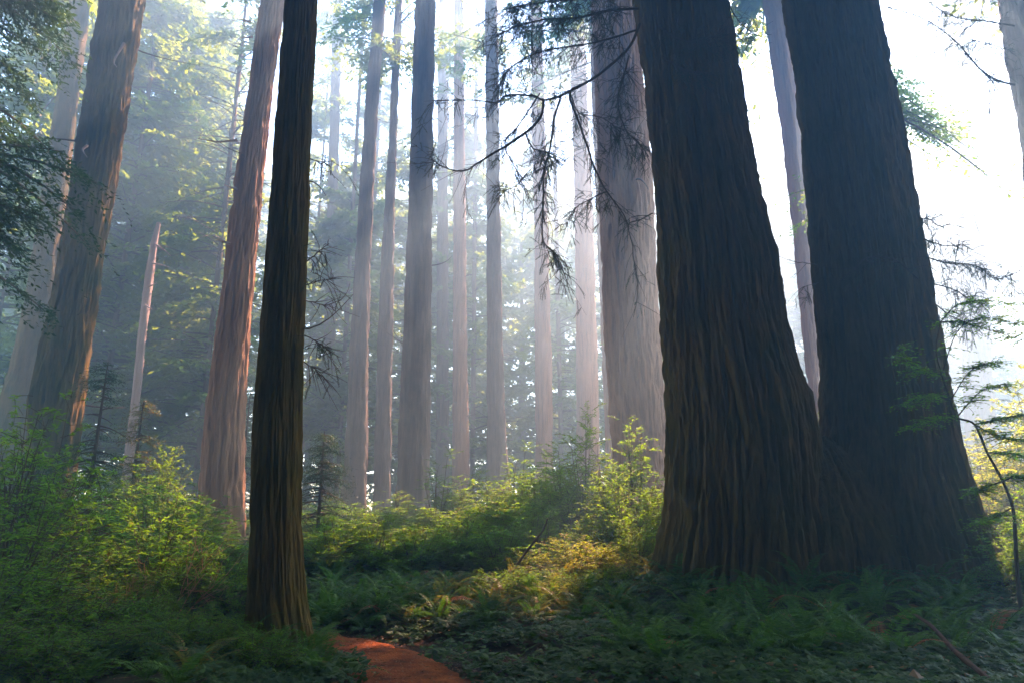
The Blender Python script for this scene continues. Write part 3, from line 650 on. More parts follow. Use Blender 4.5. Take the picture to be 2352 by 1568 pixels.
right_polys = [
 dict(pts=pl((1668, -10), (1690, 40), (1720, 70), (1735, 100), d0=11.4), r=0.012, twigs=14, length=0.4),
 dict(pts=pl((2108, 500), (2135, 505), (2160, 520), (2195, 508), d0=11.8), r=0.012, twigs=14, length=0.38, leafy=0.9),
 dict(pts=pl((2115, 545), (2150, 560), (2190, 565), (2215, 555), d0=11.8), r=0.012, twigs=14, length=0.35, leafy=0.9),
 dict(pts=pl((2125, 590), (2180, 605), (2240, 610), (2290, 640), (2352, 618), d0=11.8, d1=10.8), r=0.016, twigs=34, length=0.4, leafy=0.95),
 dict(pts=pl((2135, 650), (2190, 665), (2230, 690), (2260, 700), d0=11.8), r=0.013, twigs=20, length=0.4, leafy=0.9),
 dict(pts=pl((2150, 700), (2190, 730), (2230, 740), d0=11.8), r=0.012, twigs=16, length=0.35, leafy=0.9),
 dict(pts=pl((2108, 640), (2060, 600), (2000, 590), (1960, 620), d0=10.4, d1=10.2), r=0.012, twigs=22, length=0.5, leafy=0.4),
 dict(pts=pl((1880, 650), (1860, 655), (1845, 660), d0=11.4, d1=11.2), r=0.008, twigs=5, length=0.3, leafy=0.8),
 dict(pts=pl((1876, 608), (1850, 604), (1820, 600), (1785, 588), d0=11.4, d1=11.2), r=0.006, twigs=2, length=0.2, leafy=0.0),
 dict(pts=pl((1510, 60), (1560, 90), (1620, 100), (1660, 90), d0=10.3, d1=10.2), r=0.012, twigs=34, length=0.45, leafy=0.95),
 dict(pts=pl((1520, 130), (1570, 160), (1620, 170), d0=10.3, d1=10.2), r=0.012, twigs=26, length=0.4, leafy=0.95),
]
bough(TWIN, TWORG, right_polys, 340, leaf='needle_dark')
o16 = np.array(T16.location)
edge_polys = [
 dict(pts=pl((2330, 195), (2290, 185), (2258, 165), (2225, 130), (2195, 95), (2150, 60), (2100, 35), (2035, 15), d0=13.6, d1=12.5), r=0.03, twigs=70, length=0.6, leafy=0.7),
 dict(pts=pl((2258, 165), (2285, 200), (2272, 250), (2290, 300), d0=13.2, d1=12.8), r=0.014, twigs=16, length=0.45, leafy=0.7),
 dict(pts=pl((2330, 60), (2270, 50), (2220, 45), (2170, 30), (2120, -5), d0=13.6, d1=12.5), r=0.02, twigs=50, length=0.55, leafy=0.8),
 dict(pts=pl((2340, -10), (2290, -15), (2230, -5), (2180, -20), d0=13.6, d1=12.5), r=0.02, twigs=40, length=0.6, leafy=0.9),
 dict(pts=pl((2330, 120), (2300, 110), (2265, 100), (2230, 90), d0=13.6, d1=12.8), r=0.014, twigs=26, length=0.4, leafy=0.9),
 dict(pts=pl((2195, 95), (2150, 120), (2110, 130), (2080, 110), d0=12.8, d1=12.4), r=0.01, twigs=12, length=0.45, leafy=0.2),
]
bough(T16, o16, edge_polys, 380)

# twigs on the slender redwood's flank
T1 = [o for o in bpy.data.objects if o.get('label', '').startswith('slender dark mossy')][0]
t1_polys = [
 dict(pts=pl((712, 365), (735, 372), (765, 370), d0=8.4, d1=8.3), r=0.006, twigs=7, length=0.2, leafy=0.9),
 dict(pts=pl((705, 600), (735, 575), (755, 560), d0=8.4, d1=8.3), r=0.007, twigs=7, length=0.25, leafy=0.5),
 dict(pts=pl((702, 655), (735, 645), (770, 640), d0=8.4, d1=8.3), r=0.006, twigs=8, length=0.25, leafy=0.3),
 dict(pts=pl((700, 770), (735, 790), (765, 812), d0=8.4, d1=8.3), r=0.006, twigs=12, length=0.28, leafy=0.25),
 dict(pts=pl((698, 830), (725, 850), (745, 870), d0=8.4, d1=8.3), r=0.006, twigs=10, length=0.28, leafy=0.25),
 dict(pts=pl((700, 690), (745, 700), (785, 690), d0=8.4, d1=8.3), r=0.005, twigs=8, length=0.3, leafy=0.1),
]
bough(T1, np.array(T1.location), t1_polys, 400, name='twig_spray')

# ------------------------------------------------------------------ undergrowth prototypes
def shrub_meshes(seed, nst=9, clusters=34, H=2.0, Rad=1.1, leaf=0.07, per=14, tall=0.5, whorl=False, lw=0.42):
    """woody stems to leafy, level sprays: returns (leaf MB, stem MB) about the origin, unit size H x Rad"""
    rng = np.random.default_rng(seed)
    lf, st = MB(), MB()
    pts = []
    while len(pts) < clusters:
        u = rng.uniform(-1, 1, 3)
        if u[0] ** 2 + u[1] ** 2 > 1: continue
        rr = math.hypot(u[0], u[1])
        zz = (0.12 + 0.88 * (rng.random() ** 0.7)) * (1 - tall * rr ** 1.6)
        p = np.array([u[0] * Rad, u[1] * Rad, H * zz])
        pts.append(p)
    stems = []
    for i in range(nst):
        a = rng.uniform(0, 2 * np.pi); stems.append(np.array([0.12 * math.cos(a), 0.12 * math.sin(a), -0.1]))
    for p in pts:
        b = stems[rng.integers(nst)]
        mid = b * 0.5 + p * 0.5 + np.array([0, 0, 0.16 * H]) * rng.uniform(0, 1) + rng.normal(0, 0.08, 3)
        s = np.linspace(0, 1, 9)[:, None]
        C = b * (1 - s) ** 2 + 2 * mid * s * (1 - s) + p * s * s
        st.tube(C, 0.014 * (1 - 0.8 * s[:, 0]) * (0.6 + 0.3 * H), 4)
        out = nrm(np.array([p[0], p[1], 0.25 * Rad]) + 1e-3)
        for k in range(per):
            a = rng.uniform(0, 2 * np.pi); ln = rng.uniform(0.14, 0.4) * (0.7 + 0.2 * Rad)
            dv = np.array([math.cos(a), math.sin(a), rng.normal(0.08, 0.28)]) + out * 0.6; dv = nrm(dv)
            o0 = C[rng.integers(5, 9)] + rng.normal(0, 0.05, 3)
            s2 = np.linspace(0, 1, 4)[:, None]
            W = o0 + dv * ln * s2 + np.array([0, 0, -0.12]) * ln * s2 * s2
            st.tube(W, 0.004, 3)
            n = int(ln / leaf * 2.6) + 3
            f = np.linspace(0.15, 1, n) if not whorl else np.clip(rng.normal(0.95, 0.12, n + 2), 0, 1.05)
            n = len(f)
            Q = o0 + dv * ln * f[:, None] + np.array([0, 0, -0.12]) * ln * (f ** 2)[:, None]
            la = a + np.where(np.arange(n) % 2 == 0, 1, -1) * rng.uniform(0.5, 1.3, n) if not whorl else rng.uniform(0, 2 * np.pi, n)
            D = np.stack([np.cos(la), np.sin(la), rng.normal(0.05, 0.25, n)], -1)
            Nn = np.stack([rng.normal(0, 0.3, n), rng.normal(0, 0.3, n), np.ones(n)], -1)
            L = leaf * rng.uniform(0.65, 1.25, n)
            lf.leaves(Q, D, Nn, L, L * lw, 0, fold=0.15)
    return lf, st

PROTO = {}
def shrub_proto(key, mat, **kw):
    lf, st = shrub_meshes(**kw)
    a = lf.build('foliage', M[mat], None, smooth=False); b = st.build('stems', M['twig'], None)
    PROTO[key] = (a.data, b.data, kw['H'], kw['Rad'])
    bpy.data.objects.remove(a); bpy.data.objects.remove(b)
def place_shrub(key, x, y, h, w, rz, label, group=None, cat='shrub', name='shrub', zoff=0.0, leafmat=None):
    if path_dist(x, y) < PATH_HW + 0.25: x += 0.9 * (1 if x > np.interp(y, PATHC[:, 1], PATHC[:, 0]) else -1)
    fa, sb, H, Rd = PROTO[key]
    t = thing(name, (x, y, float(gz(x, y)) + zoff), label, cat, group)
    t.rotation_euler = (0, 0, rz); t.scale = (w / (2 * Rd), w / (2 * Rd), h / H)
    for nm, me in (('foliage', fa), ('stem', sb)):
        o = bpy.data.objects.new(nm, me); COL.objects.link(o); o.parent = t
    return t

shrub_proto('huck1', 'shrub_a', seed=501, clusters=52, H=2.0, Rad=1.1, leaf=0.08, per=15)
shrub_proto('huck2', 'shrub_b', seed=502, clusters=58, H=2.0, Rad=1.2, leaf=0.08, per=15, tall=0.65)
shrub_proto('huck3', 'shrub_b', seed=503, clusters=52, H=2.4, Rad=0.9, leaf=0.078, per=15, tall=0.7)
shrub_proto('rhodo', 'shrub_a', seed=504, clusters=50, H=2.2, Rad=1.2, leaf=0.095, per=10, whorl=True, lw=0.3)
shrub_proto('autumn', 'shrub_y', seed=505, clusters=34, H=1.1, Rad=0.9, leaf=0.06, per=14)
shrub_proto('upright', 'shrub_a', seed=506, clusters=22, H=2.6, Rad=0.55, leaf=0.06, per=13, tall=0.7, nst=3)
shrub_proto('glow', 'shrub_lime', seed=507, clusters=46, H=2.4, Rad=1.3, leaf=0.1, per=13, whorl=True, lw=0.38)
shrub_proto('low', 'shrub_a', seed=508, clusters=40, H=0.9, Rad=0.9, leaf=0.055, per=13)

rngS = np.random.default_rng(9)
def shrub_at(key, px, pytop, d, w, label, group=None, **kw):
    p = at(px, pytop, d)
    g = float(gz(p[0], d))
    h = max(0.5, (p[2] - g) * 1.1)
    return place_shrub(key, p[0], d, h, w, rngS.uniform(0, 6.28), label, group, **kw)

GL = 'dark shrubs on the blue-lit side'
L1 = 'dark green shrub packed into the thicket before the blue-shadowed redwoods'
shrub_at('rhodo', 105, 915, 11.0, 2.3, 'tall rhododendron with leaf whorls standing against the blue-shadowed trunk')
for px, py, d, w, k in [(20, 985, 11.5, 2.8, 'rhodo'), (-80, 960, 10, 2.6, 'rhodo'), (45, 1110, 8.8, 2.0, 'rhodo'), (190, 1130, 13, 2.6, 'huck1'), (120, 1170, 9.4, 1.9, 'huck1'), (-20, 1230, 7.4, 1.6, 'huck1'),
                        (320, 1200, 12.5, 2.4, 'huck1'), (90, 1310, 7.8, 1.6, 'low'), (210, 1330, 8.6, 1.5, 'low'), (520, 1205, 13, 2.2, 'huck1'), (545, 1270, 10.8, 1.4, 'low'), (-60, 1400, 6.2, 1.4, 'low'), (70, 1440, 6.4, 1.3, 'low'), (230, 1430, 7.2, 1.3, 'low'),
                        (360, 1400, 8.2, 1.2, 'low'), (500, 1390, 8.8, 1.1, 'low'), (610, 1500, 7.2, 0.8, 'low'), (455, 1385, 8.6, 0.9, 'low'), (535, 1400, 8.2, 0.8, 'low'), (415, 1410, 7.8, 0.9, 'low'), (560, 1440, 7.6, 0.7, 'low')]:
    shrub_at(k, px, py, d, w, L1, GL)
shrub_at('huck1', 240, 1120, 10.4, 1.9, 'sun-flecked shrub glowing yellow-green in the middle of the dark thicket')
for px, py, d, w, k in [(300, 1060, 16, 2.8, 'huck1'), (350, 1085, 14.5, 2.4, 'huck1'), (455, 1120, 15.5, 2.0, 'huck1'), (230, 1075, 17, 2.6, 'huck1')]:
    shrub_at(k, px, py, d, w, 'soft green shrub beneath the small spruce and the pale snag', 'shrubs under the small spruce')
shrub_at('huck2', 410, 1022, 17, 1.9, 'round shrub with a bright lime top beside the straight brown redwood')
shrub_at('autumn', 375, 1335, 9.4, 1.0, 'low orange and yellow shrub lit at the foot of the bare red twigs')
shrub_at('low', 305, 1225, 10.4, 0.9, 'small layered green shrub beside the bare red twigs')
shrub_at('low', 515, 1330, 9.6, 0.7, 'small shrub with yellow-green leaves near the slender mossy redwood')
GM = 'shrub bank in front of the misty trunks'
LM = 'olive green shrub in the bank before the misty trunks'
for px, py, d, w, k in [(735, 1165, 21, 3.2, 'huck1'), (800, 1140, 24, 3.4, 'huck1'), (825, 1190, 18, 2.8, 'huck1'), (890, 1165, 21, 3.0, 'huck2'), (960, 1165, 18.5, 2.8, 'huck2'), (1040, 1120, 20, 3.0, 'huck2'), (1110, 1105, 19, 3.0, 'huck2'),
                        (1180, 1090, 21, 3.0, 'huck2'), (1240, 1085, 20, 2.8, 'huck1'), (1300, 1075, 19, 2.6, 'huck2'), (1130, 1155, 16.5, 2.6, 'huck2'), (1030, 1180, 16, 2.5, 'huck1'), (930, 1210, 15.5, 2.4, 'huck2'), (840, 1235, 15, 2.4, 'huck1'),
                        (750, 1245, 14.5, 2.2, 'huck1'), (1220, 1150, 16, 2.6, 'huck2'), (1210, 1215, 14, 2.0, 'huck2'), (1090, 1235, 14, 2.2, 'huck2'), (1000, 1250, 13.6, 1.8, 'huck1'), (1320, 1130, 16, 2.4, 'huck2'), (1390, 1190, 13.6, 1.6, 'huck2'), (1460, 1200, 13.2, 1.4, 'huck2'), (1500, 1120, 15, 1.8, 'huck2'), (765, 1165, 14.5, 2.0, 'huck1'), (865, 1180, 14.2, 2.0, 'huck2'), (955, 1185, 13.6, 1.9, 'huck1'), (1055, 1170, 14.2, 2.1, 'huck2'), (1150, 1180, 13.4, 1.8, 'huck1'), (1240, 1165, 14.5, 2.0, 'huck2'), (905, 1130, 23, 3.0, 'huck3'), (1075, 1075, 23, 2.6, 'huck3')]:
    shrub_at(k, px, py, d, w, LM, GM)
shrub_at('upright', 1010, 1030, 20, 1.5, 'upright leafy shrub standing at the foot of the broad grey trunk')
shrub_at('upright', 1187, 1015, 21, 1.7, 'wispy upright shrub between the flaring grey trunk and the pinkish one')
shrub_at('upright', 1235, 1035, 20, 1.7, 'thin leafy shrub before the faint pinkish trunk')
shrub_at('huck3', 1345, 945, 17, 2.0, 'tallest layered shrub rising before the huge reddish redwood')
shrub_at('huck3', 1435, 965, 16.5, 2.2, 'lime-topped layered shrub touching the twin redwood')
shrub_at('huck3', 1295, 1030, 18, 2.4, 'thin olive shrub leaning at the foot of the palest trunk')
shrub_at('huck2', 1420, 1080, 14.4, 2.0, 'sun-speckled shrub with white-lit leaves close to the twin redwood')
shrub_at('autumn', 1310, 1235, 12.4, 1.6, 'golden sunlit shrub glowing in front of the twin redwood')
shrub_at('autumn', 1215, 1265, 12.6, 1.2, 'yellow sunlit shrub beside the leaning dark stick')
shrub_at('autumn', 1395, 1250, 12.0, 1.1, 'yellow and russet shrub at the shadow edge of the twin redwood')
shrub_at('autumn', 1300, 1370, 10.6, 1.0, 'small russet shrub below the golden sunlit one')
for px, py, d, w in [(1215, 1318, 11.6, 1.2), (1140, 1325, 11.4, 1.1), (1330, 1350, 11.0, 1.1), (1420, 1330, 11.2, 1.0), (1260, 1375, 10.4, 0.9)]:
    shrub_at('low', px, py, d, w, 'low green shrub among the yellowing ferns before the twin redwood', 'low shrubs among the yellowing ferns')
GRt = 'sunlit bushes past the twin redwood'
for px, py, d, w in [(2345, 870, 18, 3.0), (2240, 985, 18.5, 2.6), (2310, 1010, 16.5, 2.6), (2400, 950, 16, 3.0), (2255, 1090, 15.5, 1.8)]:
    shrub_at('glow', px, py, d, w, 'bright yellow sunlit bush past the flank of the twin redwood', GRt)
shrub_at('huck3', 1874, 955, 17, 1.2, 'little yellow-green bush seen through the slot between the twin trunks')
for px, py, d, w in [(2330, 1150, 11.5, 1.6), (2300, 1210, 10.5, 1.4), (2385, 1080, 10.5, 1.6)]:
    shrub_at('huck1', px, py, d, w, 'shadowed shrub around the crooked sapling', 'shadowed shrubs around the sapling')
rb = np.random.default_rng(77)
for k in range(34):
    d = rb.uniform(24, 42); px = rb.uniform(-100, 1480) if k < 27 else rb.uniform(2150, 2450)
    x = at(px, 1100, d)[0]
    place_shrub(('huck1', 'huck2', 'huck1')[k % 3], x, d, rb.uniform(1.0, 1.7), rb.uniform(2.8, 4.6), rb.uniform(0, 6.28), 'hazy shrub around the feet of the distant trunks', 'distant shrubs in the haze')

for k in range(26):  # shrubs added behind the viewer to block sky glow near the horizon
    a = rb.uniform(0.15, math.pi - 0.15); r_ = rb.uniform(5.5, 15)
    place_shrub(('huck1', 'huck2', 'rhodo')[k % 3], r_ * math.cos(a), -r_ * math.sin(a) * 0.9 + 1.0, rb.uniform(1.8, 3.0), rb.uniform(2.8, 4.2), rb.uniform(0, 6.28), 'added out-of-view shrub blocking low sky light behind the viewer', 'added light-blocking shrubs round the viewer')

# ------------------------------------------------------------------ small spruces
def small_conifer(px, pytop, d, rad, label, seed, leafm='needle_dark', leaf=0.075, nb=80):
    p = at(px, pytop, d); g = float(gz(p[0], d))
    org = np.array([p[0], d, g])
    t = thing('spruce_sapling', org, label, 'tree')
    ax = np.array([[p[0], d, g - 0.2], [p[0], d, p[2]]])
    mb = MB(); mb.tube(np.array([ax[0], ax.mean(0), ax[1]]), [0.07, 0.045, 0.012], 10); mb.build('trunk', M['twig'], t, org)
    c = MB(); gen_crown(c, ax, g + 0.15 * (p[2] - g), p[2], rad, nb, seed, leaf=leaf, wid=0.26, droop=0.3, elev=0.05, ns=16, nl=9, clump=0.3, shape=0.9, topL=0.1, jag=0.45, limb=1, sweep=0.2)
    c.build('crown', [M[leafm], M['twig']], t, org, smooth=False)
small_conifer(248, 832, 15.5, 1.0, 'small dark spruce standing before the pale snag', 601)
small_conifer(745, 990, 20, 1.1, 'hazy young spruce just past the slender mossy redwood', 602, nb=80)
small_conifer(575, 900, 24, 0.8, 'thin young spruce hugging the straight brown redwood', 603, nb=80)
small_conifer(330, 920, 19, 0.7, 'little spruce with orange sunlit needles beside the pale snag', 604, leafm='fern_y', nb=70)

# ------------------------------------------------------------------ ferns
def frond_mesh(seed, L=0.95, n=34, wmax=0.12, rise=0.75, droop=0.95, lw=0.22):
    rng = np.random.default_rng(seed)
    s = np.linspace(0, 1, n)
    x = L * s * 0.85; z = L * (rise * s - droop * s * s * 0.75)
    P = np.stack([x, 0.03 * np.sin(s * 3) * rng.normal(), z], -1) if False else np.stack([x, 0 * x, z], -1)
    T = nrm(np.gradient(P, axis=0))
    mb = MB()
    mb.tube(P, 0.005 * (1 - 0.7 * s), 3)
    w = wmax * np.clip(np.minimum(s / 0.15, 1.0), 0, 1) * (1 - s ** 2.2) + 0.008
    for sg in (1, -1):
        D = np.stack([T[:, 0] * 0.35, sg * np.ones(n), T[:, 2] * 0.35 - 0.18], -1) + rng.normal(0, 0.07, (n, 3))
        Nn = np.cross(T, np.array([0, 1.0, 0])) * -1 + rng.normal(0, 0.12, (n, 3))
        k = s > 0.1
        mb.leaves(P[k], D[k], Nn[k], w[k], np.maximum(w[k] * lw, 0.012), 0)
    return mb
FR = {}
for key, mat in (('fern', 'fern'), ('fern_y', 'fern_y'), ('fern_dead', 'fern_dead')):
    for j in range(3):
        o = frond_mesh(700 + j, rise=(0.95, 0.75, 1.2)[j], droop=(1.1, 0.8, 1.15)[j] if key != 'fern_dead' else 1.7).build('frond', M[mat], None, smooth=False)
        FR[(key, j)] = o.data; bpy.data.objects.remove(o)
rf = np.random.default_rng(31)
def on_ground(px, py, up=0.0):
    d = np.linspace(3.5, 30, 700)
    q = at(px, py, 1.0) - np.array([0, 0, CAMZ])
    hit = CAMZ + q[2] * d <= gz(q[0] * d, d) + up
    return at(px, py, d[int(np.argmax(hit))] if hit.any() else 30.0)
def fern(x, y, size, label, group=None, key='fern', nf=None, zoff=0.0):
    t = thing('sword_fern', (x, y, float(gz(x, y)) + zoff), label, 'fern', group)
    nf = nf or int(rf.integers(10, 16))
    a0 = rf.uniform(0, 6.28)
    for i in range(nf):
        kk = key if not (key == 'fern' and rf.random() < 0.04) else 'fern_dead'
        o = bpy.data.objects.new('frond', FR[(kk, int(rf.integers(3)))]); COL.objects.link(o); o.parent = t
        s = size * rf.uniform(0.65, 1.15)
        o.scale = (s, s, s)
        o.rotation_euler = (rf.normal(0, 0.2), rf.uniform(-0.6, 0.15), a0 + i * 2.4 + rf.normal(0, 0.2))
    return t
def fern_px(px, pyb, size, label, group=None, key='fern', **kw):
    """put the fern's root where the sight line of (px, pyb) meets the ground"""
    p = on_ground(px, pyb); d = p[1]
    if path_dist(p[0], d) < PATH_HW + 0.1: return
    return fern(p[0], d, size, label, group, key, **kw)
for px, py, s, lab in [(760, 1440, 0.8, 'pale-fronded fern at the inner bend of the red path'), (1010, 1435, 0.75, 'glossy fern spilling toward the red path'), (880, 1420, 0.8, 'bright-tipped fern above the red path edge'),
                       (590, 1530, 0.75, 'fern spreading its fronds against the foot of the slender mossy redwood'), (2080, 1330, 1.2, 'tall upright fern against the foot of the twin redwood'), (1640, 1470, 0.85, 'fern with arching fronds alone among dark clover'),
                       (1790, 1530, 0.8, 'drooping fern lowest in the dark clover'), (2200, 1390, 0.85, 'fern with pale flat fronds beside the fallen branch'), (1790, 1310, 0.9, 'fern crouching where the twin stems share a base'), (1560, 1360, 0.9, 'fern at the shadowed corner of the twin redwood')]:
    fern_px(px, py, s, lab)
fern_px(1370, 1330, 0.95, 'sunlit yellow fern with upright fronds before the twin redwood', key='fern_y')
fern_px(130, 1440, 0.7, 'brown curled fern with dead fronds in the dark thicket', key='fern_dead', nf=7)
fern_px(1170, 1330, 0.6, 'red-brown withered fern beside the yellow sunlit shrub', key='fern_dead', nf=7)
for k in range(9):
    a_ = rf.uniform(2.6, 6.8)
    fern(-3.05 + 0.75 * math.cos(a_), 8.45 + 0.7 * math.sin(a_), rf.uniform(0.45, 0.7), 'fern crowded against the roots of the slender mossy redwood', 'ferns at the foot of the slender redwood', 'fern' if k % 4 else 'fern_y')
for k in range(62):
    px = rf.uniform(725, 1080); py = rf.uniform(1310, 1450)
    fern_px(px, py, rf.uniform(0.5, 0.85), 'green sword fern in the bank above the red path', 'ferns above the red path', 'fern' if rf.random() < 0.8 else 'fern_y')
for k in range(80):
    px = rf.uniform(1000, 1490); py = rf.uniform(1270, 1440)
    fern_px(px, py, rf.uniform(0.45, 0.8), 'yellowing fern in the sun-flecked bank before the twin redwood', 'ferns in the sun-flecked bank', 'fern_y' if rf.random() < 0.6 else 'fern')
for k in range(60):
    px = rf.uniform(1440, 2370); py = rf.uniform(1320, 1560)
    fern_px(px, py, rf.uniform(0.5, 1.0), 'dark fern in the shade below the twin redwood', 'ferns in the shade of the twin redwood')
for k in range(46):
    px = rf.uniform(-20, 760); py = rf.uniform(1400, 1600)
    fern_px(px, py, rf.uniform(0.4, 0.75), 'fern in the shaded tangle on the thicket side of the path', 'ferns in the tangle by the thicket', 'fern' if rf.random() < 0.75 else 'fern_y')

# ------------------------------------------------------------------ ground cover (too many leaves to count)
def ground_cover():
    rng = np.random.default_rng(55)
    mb = MB()
    n = 95000
    d = 4.0 + 16 * rng.random(n) ** 1.5
    x = (rng.random(n) * 2 - 1) * (0.82 * d + 0.8)
    pd = path_dist(x, d)
    dens = fbm(x * 0.9, d * 0.9, seed=6)
    keep = (pd > PATH_HW * rng.uniform(0.62, 1.2, n)) & (dens > 0.3 + 0.2 * rng.random(n))
    x, d = x[keep], d[keep]; n = len(x)
    hgt = 0.03 + 0.26 * rng.random(n) * fbm(x * 1.3, d * 1.3, seed=14) + 0.1 * np.clip(path_dist(x, d) - 1, 0, 1)
    P = np.stack([x, d, gz(x, d) + hgt], -1)
    a = rng.uniform(0, 6.28, n); sz = rng.uniform(0.03, 0.07, n) * np.where(rng.random(n) < 0.12, 1.9, 1.0)
    tilt = np.stack([rng.normal(0, 0.3, n), rng.normal(-0.15, 0.3, n), np.ones(n)], -1)
    for j in range(3):
        aa = a + j * 2.094
        D = np.stack([np.cos(aa), np.sin(aa), -0.15 + 0 * aa], -1)
        D = D - nrm(tilt) * np.sum(D * nrm(tilt), -1, keepdims=True) * 0.8
        mb.leaves(P, D, tilt, sz, sz * 0.85, 0, fold=-0.12)
    o = mb.build('ground_cover', M['cover'], smooth=False); o['kind'] = 'stuff'
    mb = MB(); n = 26000
    d = 4.0 + 9 * rng.random(n); x = (rng.random(n) * 2 - 1) * (0.8 * d + 0.5)
    pd = path_dist(x, d); kp = (pd < PATH_HW * 1.5) | (rng.random(n) < 0.25)
    x, d, pd = x[kp], d[kp], pd[kp]; n = len(x)
    P = np.stack([x, d, gz(x, d) + np.where(pd < PATH_HW, 0.055, 0.02)], -1)
    a = rng.uniform(0, 6.28, n); D = np.stack([np.cos(a), np.sin(a), rng.normal(0.05, 0.12, n)], -1)
    L = rng.uniform(0.02, 0.08, n) * np.where(rng.random(n) < 0.04, 2.6, 1.0)
    mb.leaves(P, D, np.array([0, 0, 1.0]) + rng.normal(0, 0.3, (n, 3)), L, 0.012, 0)
    o = mb.build('leaf_litter', M['litter'], smooth=False); o['kind'] = 'stuff'
ground_cover()

# ------------------------------------------------------------------ sticks, bare twigs, the crooked sapling
def stick(name, pts, r0, r1, mat, label, cat, knots=0):
    P = catmull(np.array(pts), 10); org = P[0].copy()
    t = np.linspace(0, 1, len(P)); rng = np.random.default_rng(len(label))
    P = P + 0.5 * r0 * (np.stack([fbm(t * 9, t * 0 + j, seed=len(label)) for j in range(3)], -1) - 0.5)
    mb = MB(); mb.tube(P, (r0 + (r1 - r0) * t) * (1 + 0.25 * (vnoise(t * 14, t * 0, seed=3) - 0.5)), 10)
    o = mb.build(name, M[mat], None, org); return tag(o, label, cat)
a = on_ground(2085, 1400, 0.32); b = on_ground(2190, 1490, 0.26); c_ = on_ground(2290, 1575, 0.18)
stick('fallen_branch', [a, (a + b) / 2 + np.array([0.02, 0, 0.03]), b, c_], 0.016, 0.026, 'twig_brown', 'reddish brown fallen branch slanting through the dark clover', 'branch')
stick('leaning_stick', [at(1170, 1320, 12.0), at(1210, 1265, 12.1), at(1245, 1220, 12.2), at(1258, 1190, 12.3)], 0.022, 0.014, 'twig', 'thin dark stick leaning across the golden sunlit shrub', 'stick')

def bare_bush(px, py, d, label, seed, scale=1.0, leafy=0.3):
    rng = np.random.default_rng(seed)
    base = at(px, py, d); base[2] = min(base[2], float(gz(base[0], d)) + 0.25)
    org = base.copy(); org[2] = float(gz(base[0], d))
    t = thing('bare_shrub', org, label, 'shrub')
    st, lf = MB(), MB()
    def grow(p, v, L, r, depth):
        s = np.linspace(0, 1, 6)[:, None]
        Q = p + v * L * s + rng.normal(0, 0.14, 3) * L * s * s + np.array([0, 0, 0.1]) * L * s * s
        st.tube(Q, r * (1 - 0.45 * s[:, 0]), 5)
        if depth == 0:
            if rng.random() < leafy:
                n = 16; Pq = Q[-1] + rng.normal(0, 0.1, (n, 3)) * np.array([1, 1, 0.35])
                aa = rng.uniform(0, 6.28, n)
                lf.leaves(Pq, np.stack([np.cos(aa), np.sin(aa), 0 * aa], -1), np.array([0, 0, 1.0]) + rng.normal(0, 0.3, (n, 3)), 0.06, 0.022)
            return
        for k in range(int(rng.integers(2, 4)) + (depth == 3)):
            nv = nrm(v + rng.normal(0, 0.6, 3) + np.array([0.12, 0, 0.1]))
            grow(Q[int(rng.integers(3, 6))], nv, L * rng.uniform(0.55, 0.85), r * 0.62, depth - 1)
    for k in range(4):
        grow(org + np.array([rng.normal(0, 0.1), rng.normal(0, 0.1), -0.05]), nrm(np.array([rng.normal(0.15, 0.25), rng.normal(0, 0.2), 1.0])), 0.5 * scale, 0.013 * scale, 3)
    st.build('stem', M['twig_red_lit'], t, org)
    if lf.n: lf.build('foliage', M['shrub_b'], t, org, smooth=False)
bare_bush(395, 1330, 10.0, 'bare twiggy shrub with sunlit reddish stems among the dark thicket', 801, 1.0)
bare_bush(310, 1330, 9.6, 'smaller bare shrub with pinkish forked stems next to the orange shrub', 802, 0.7, 0.5)

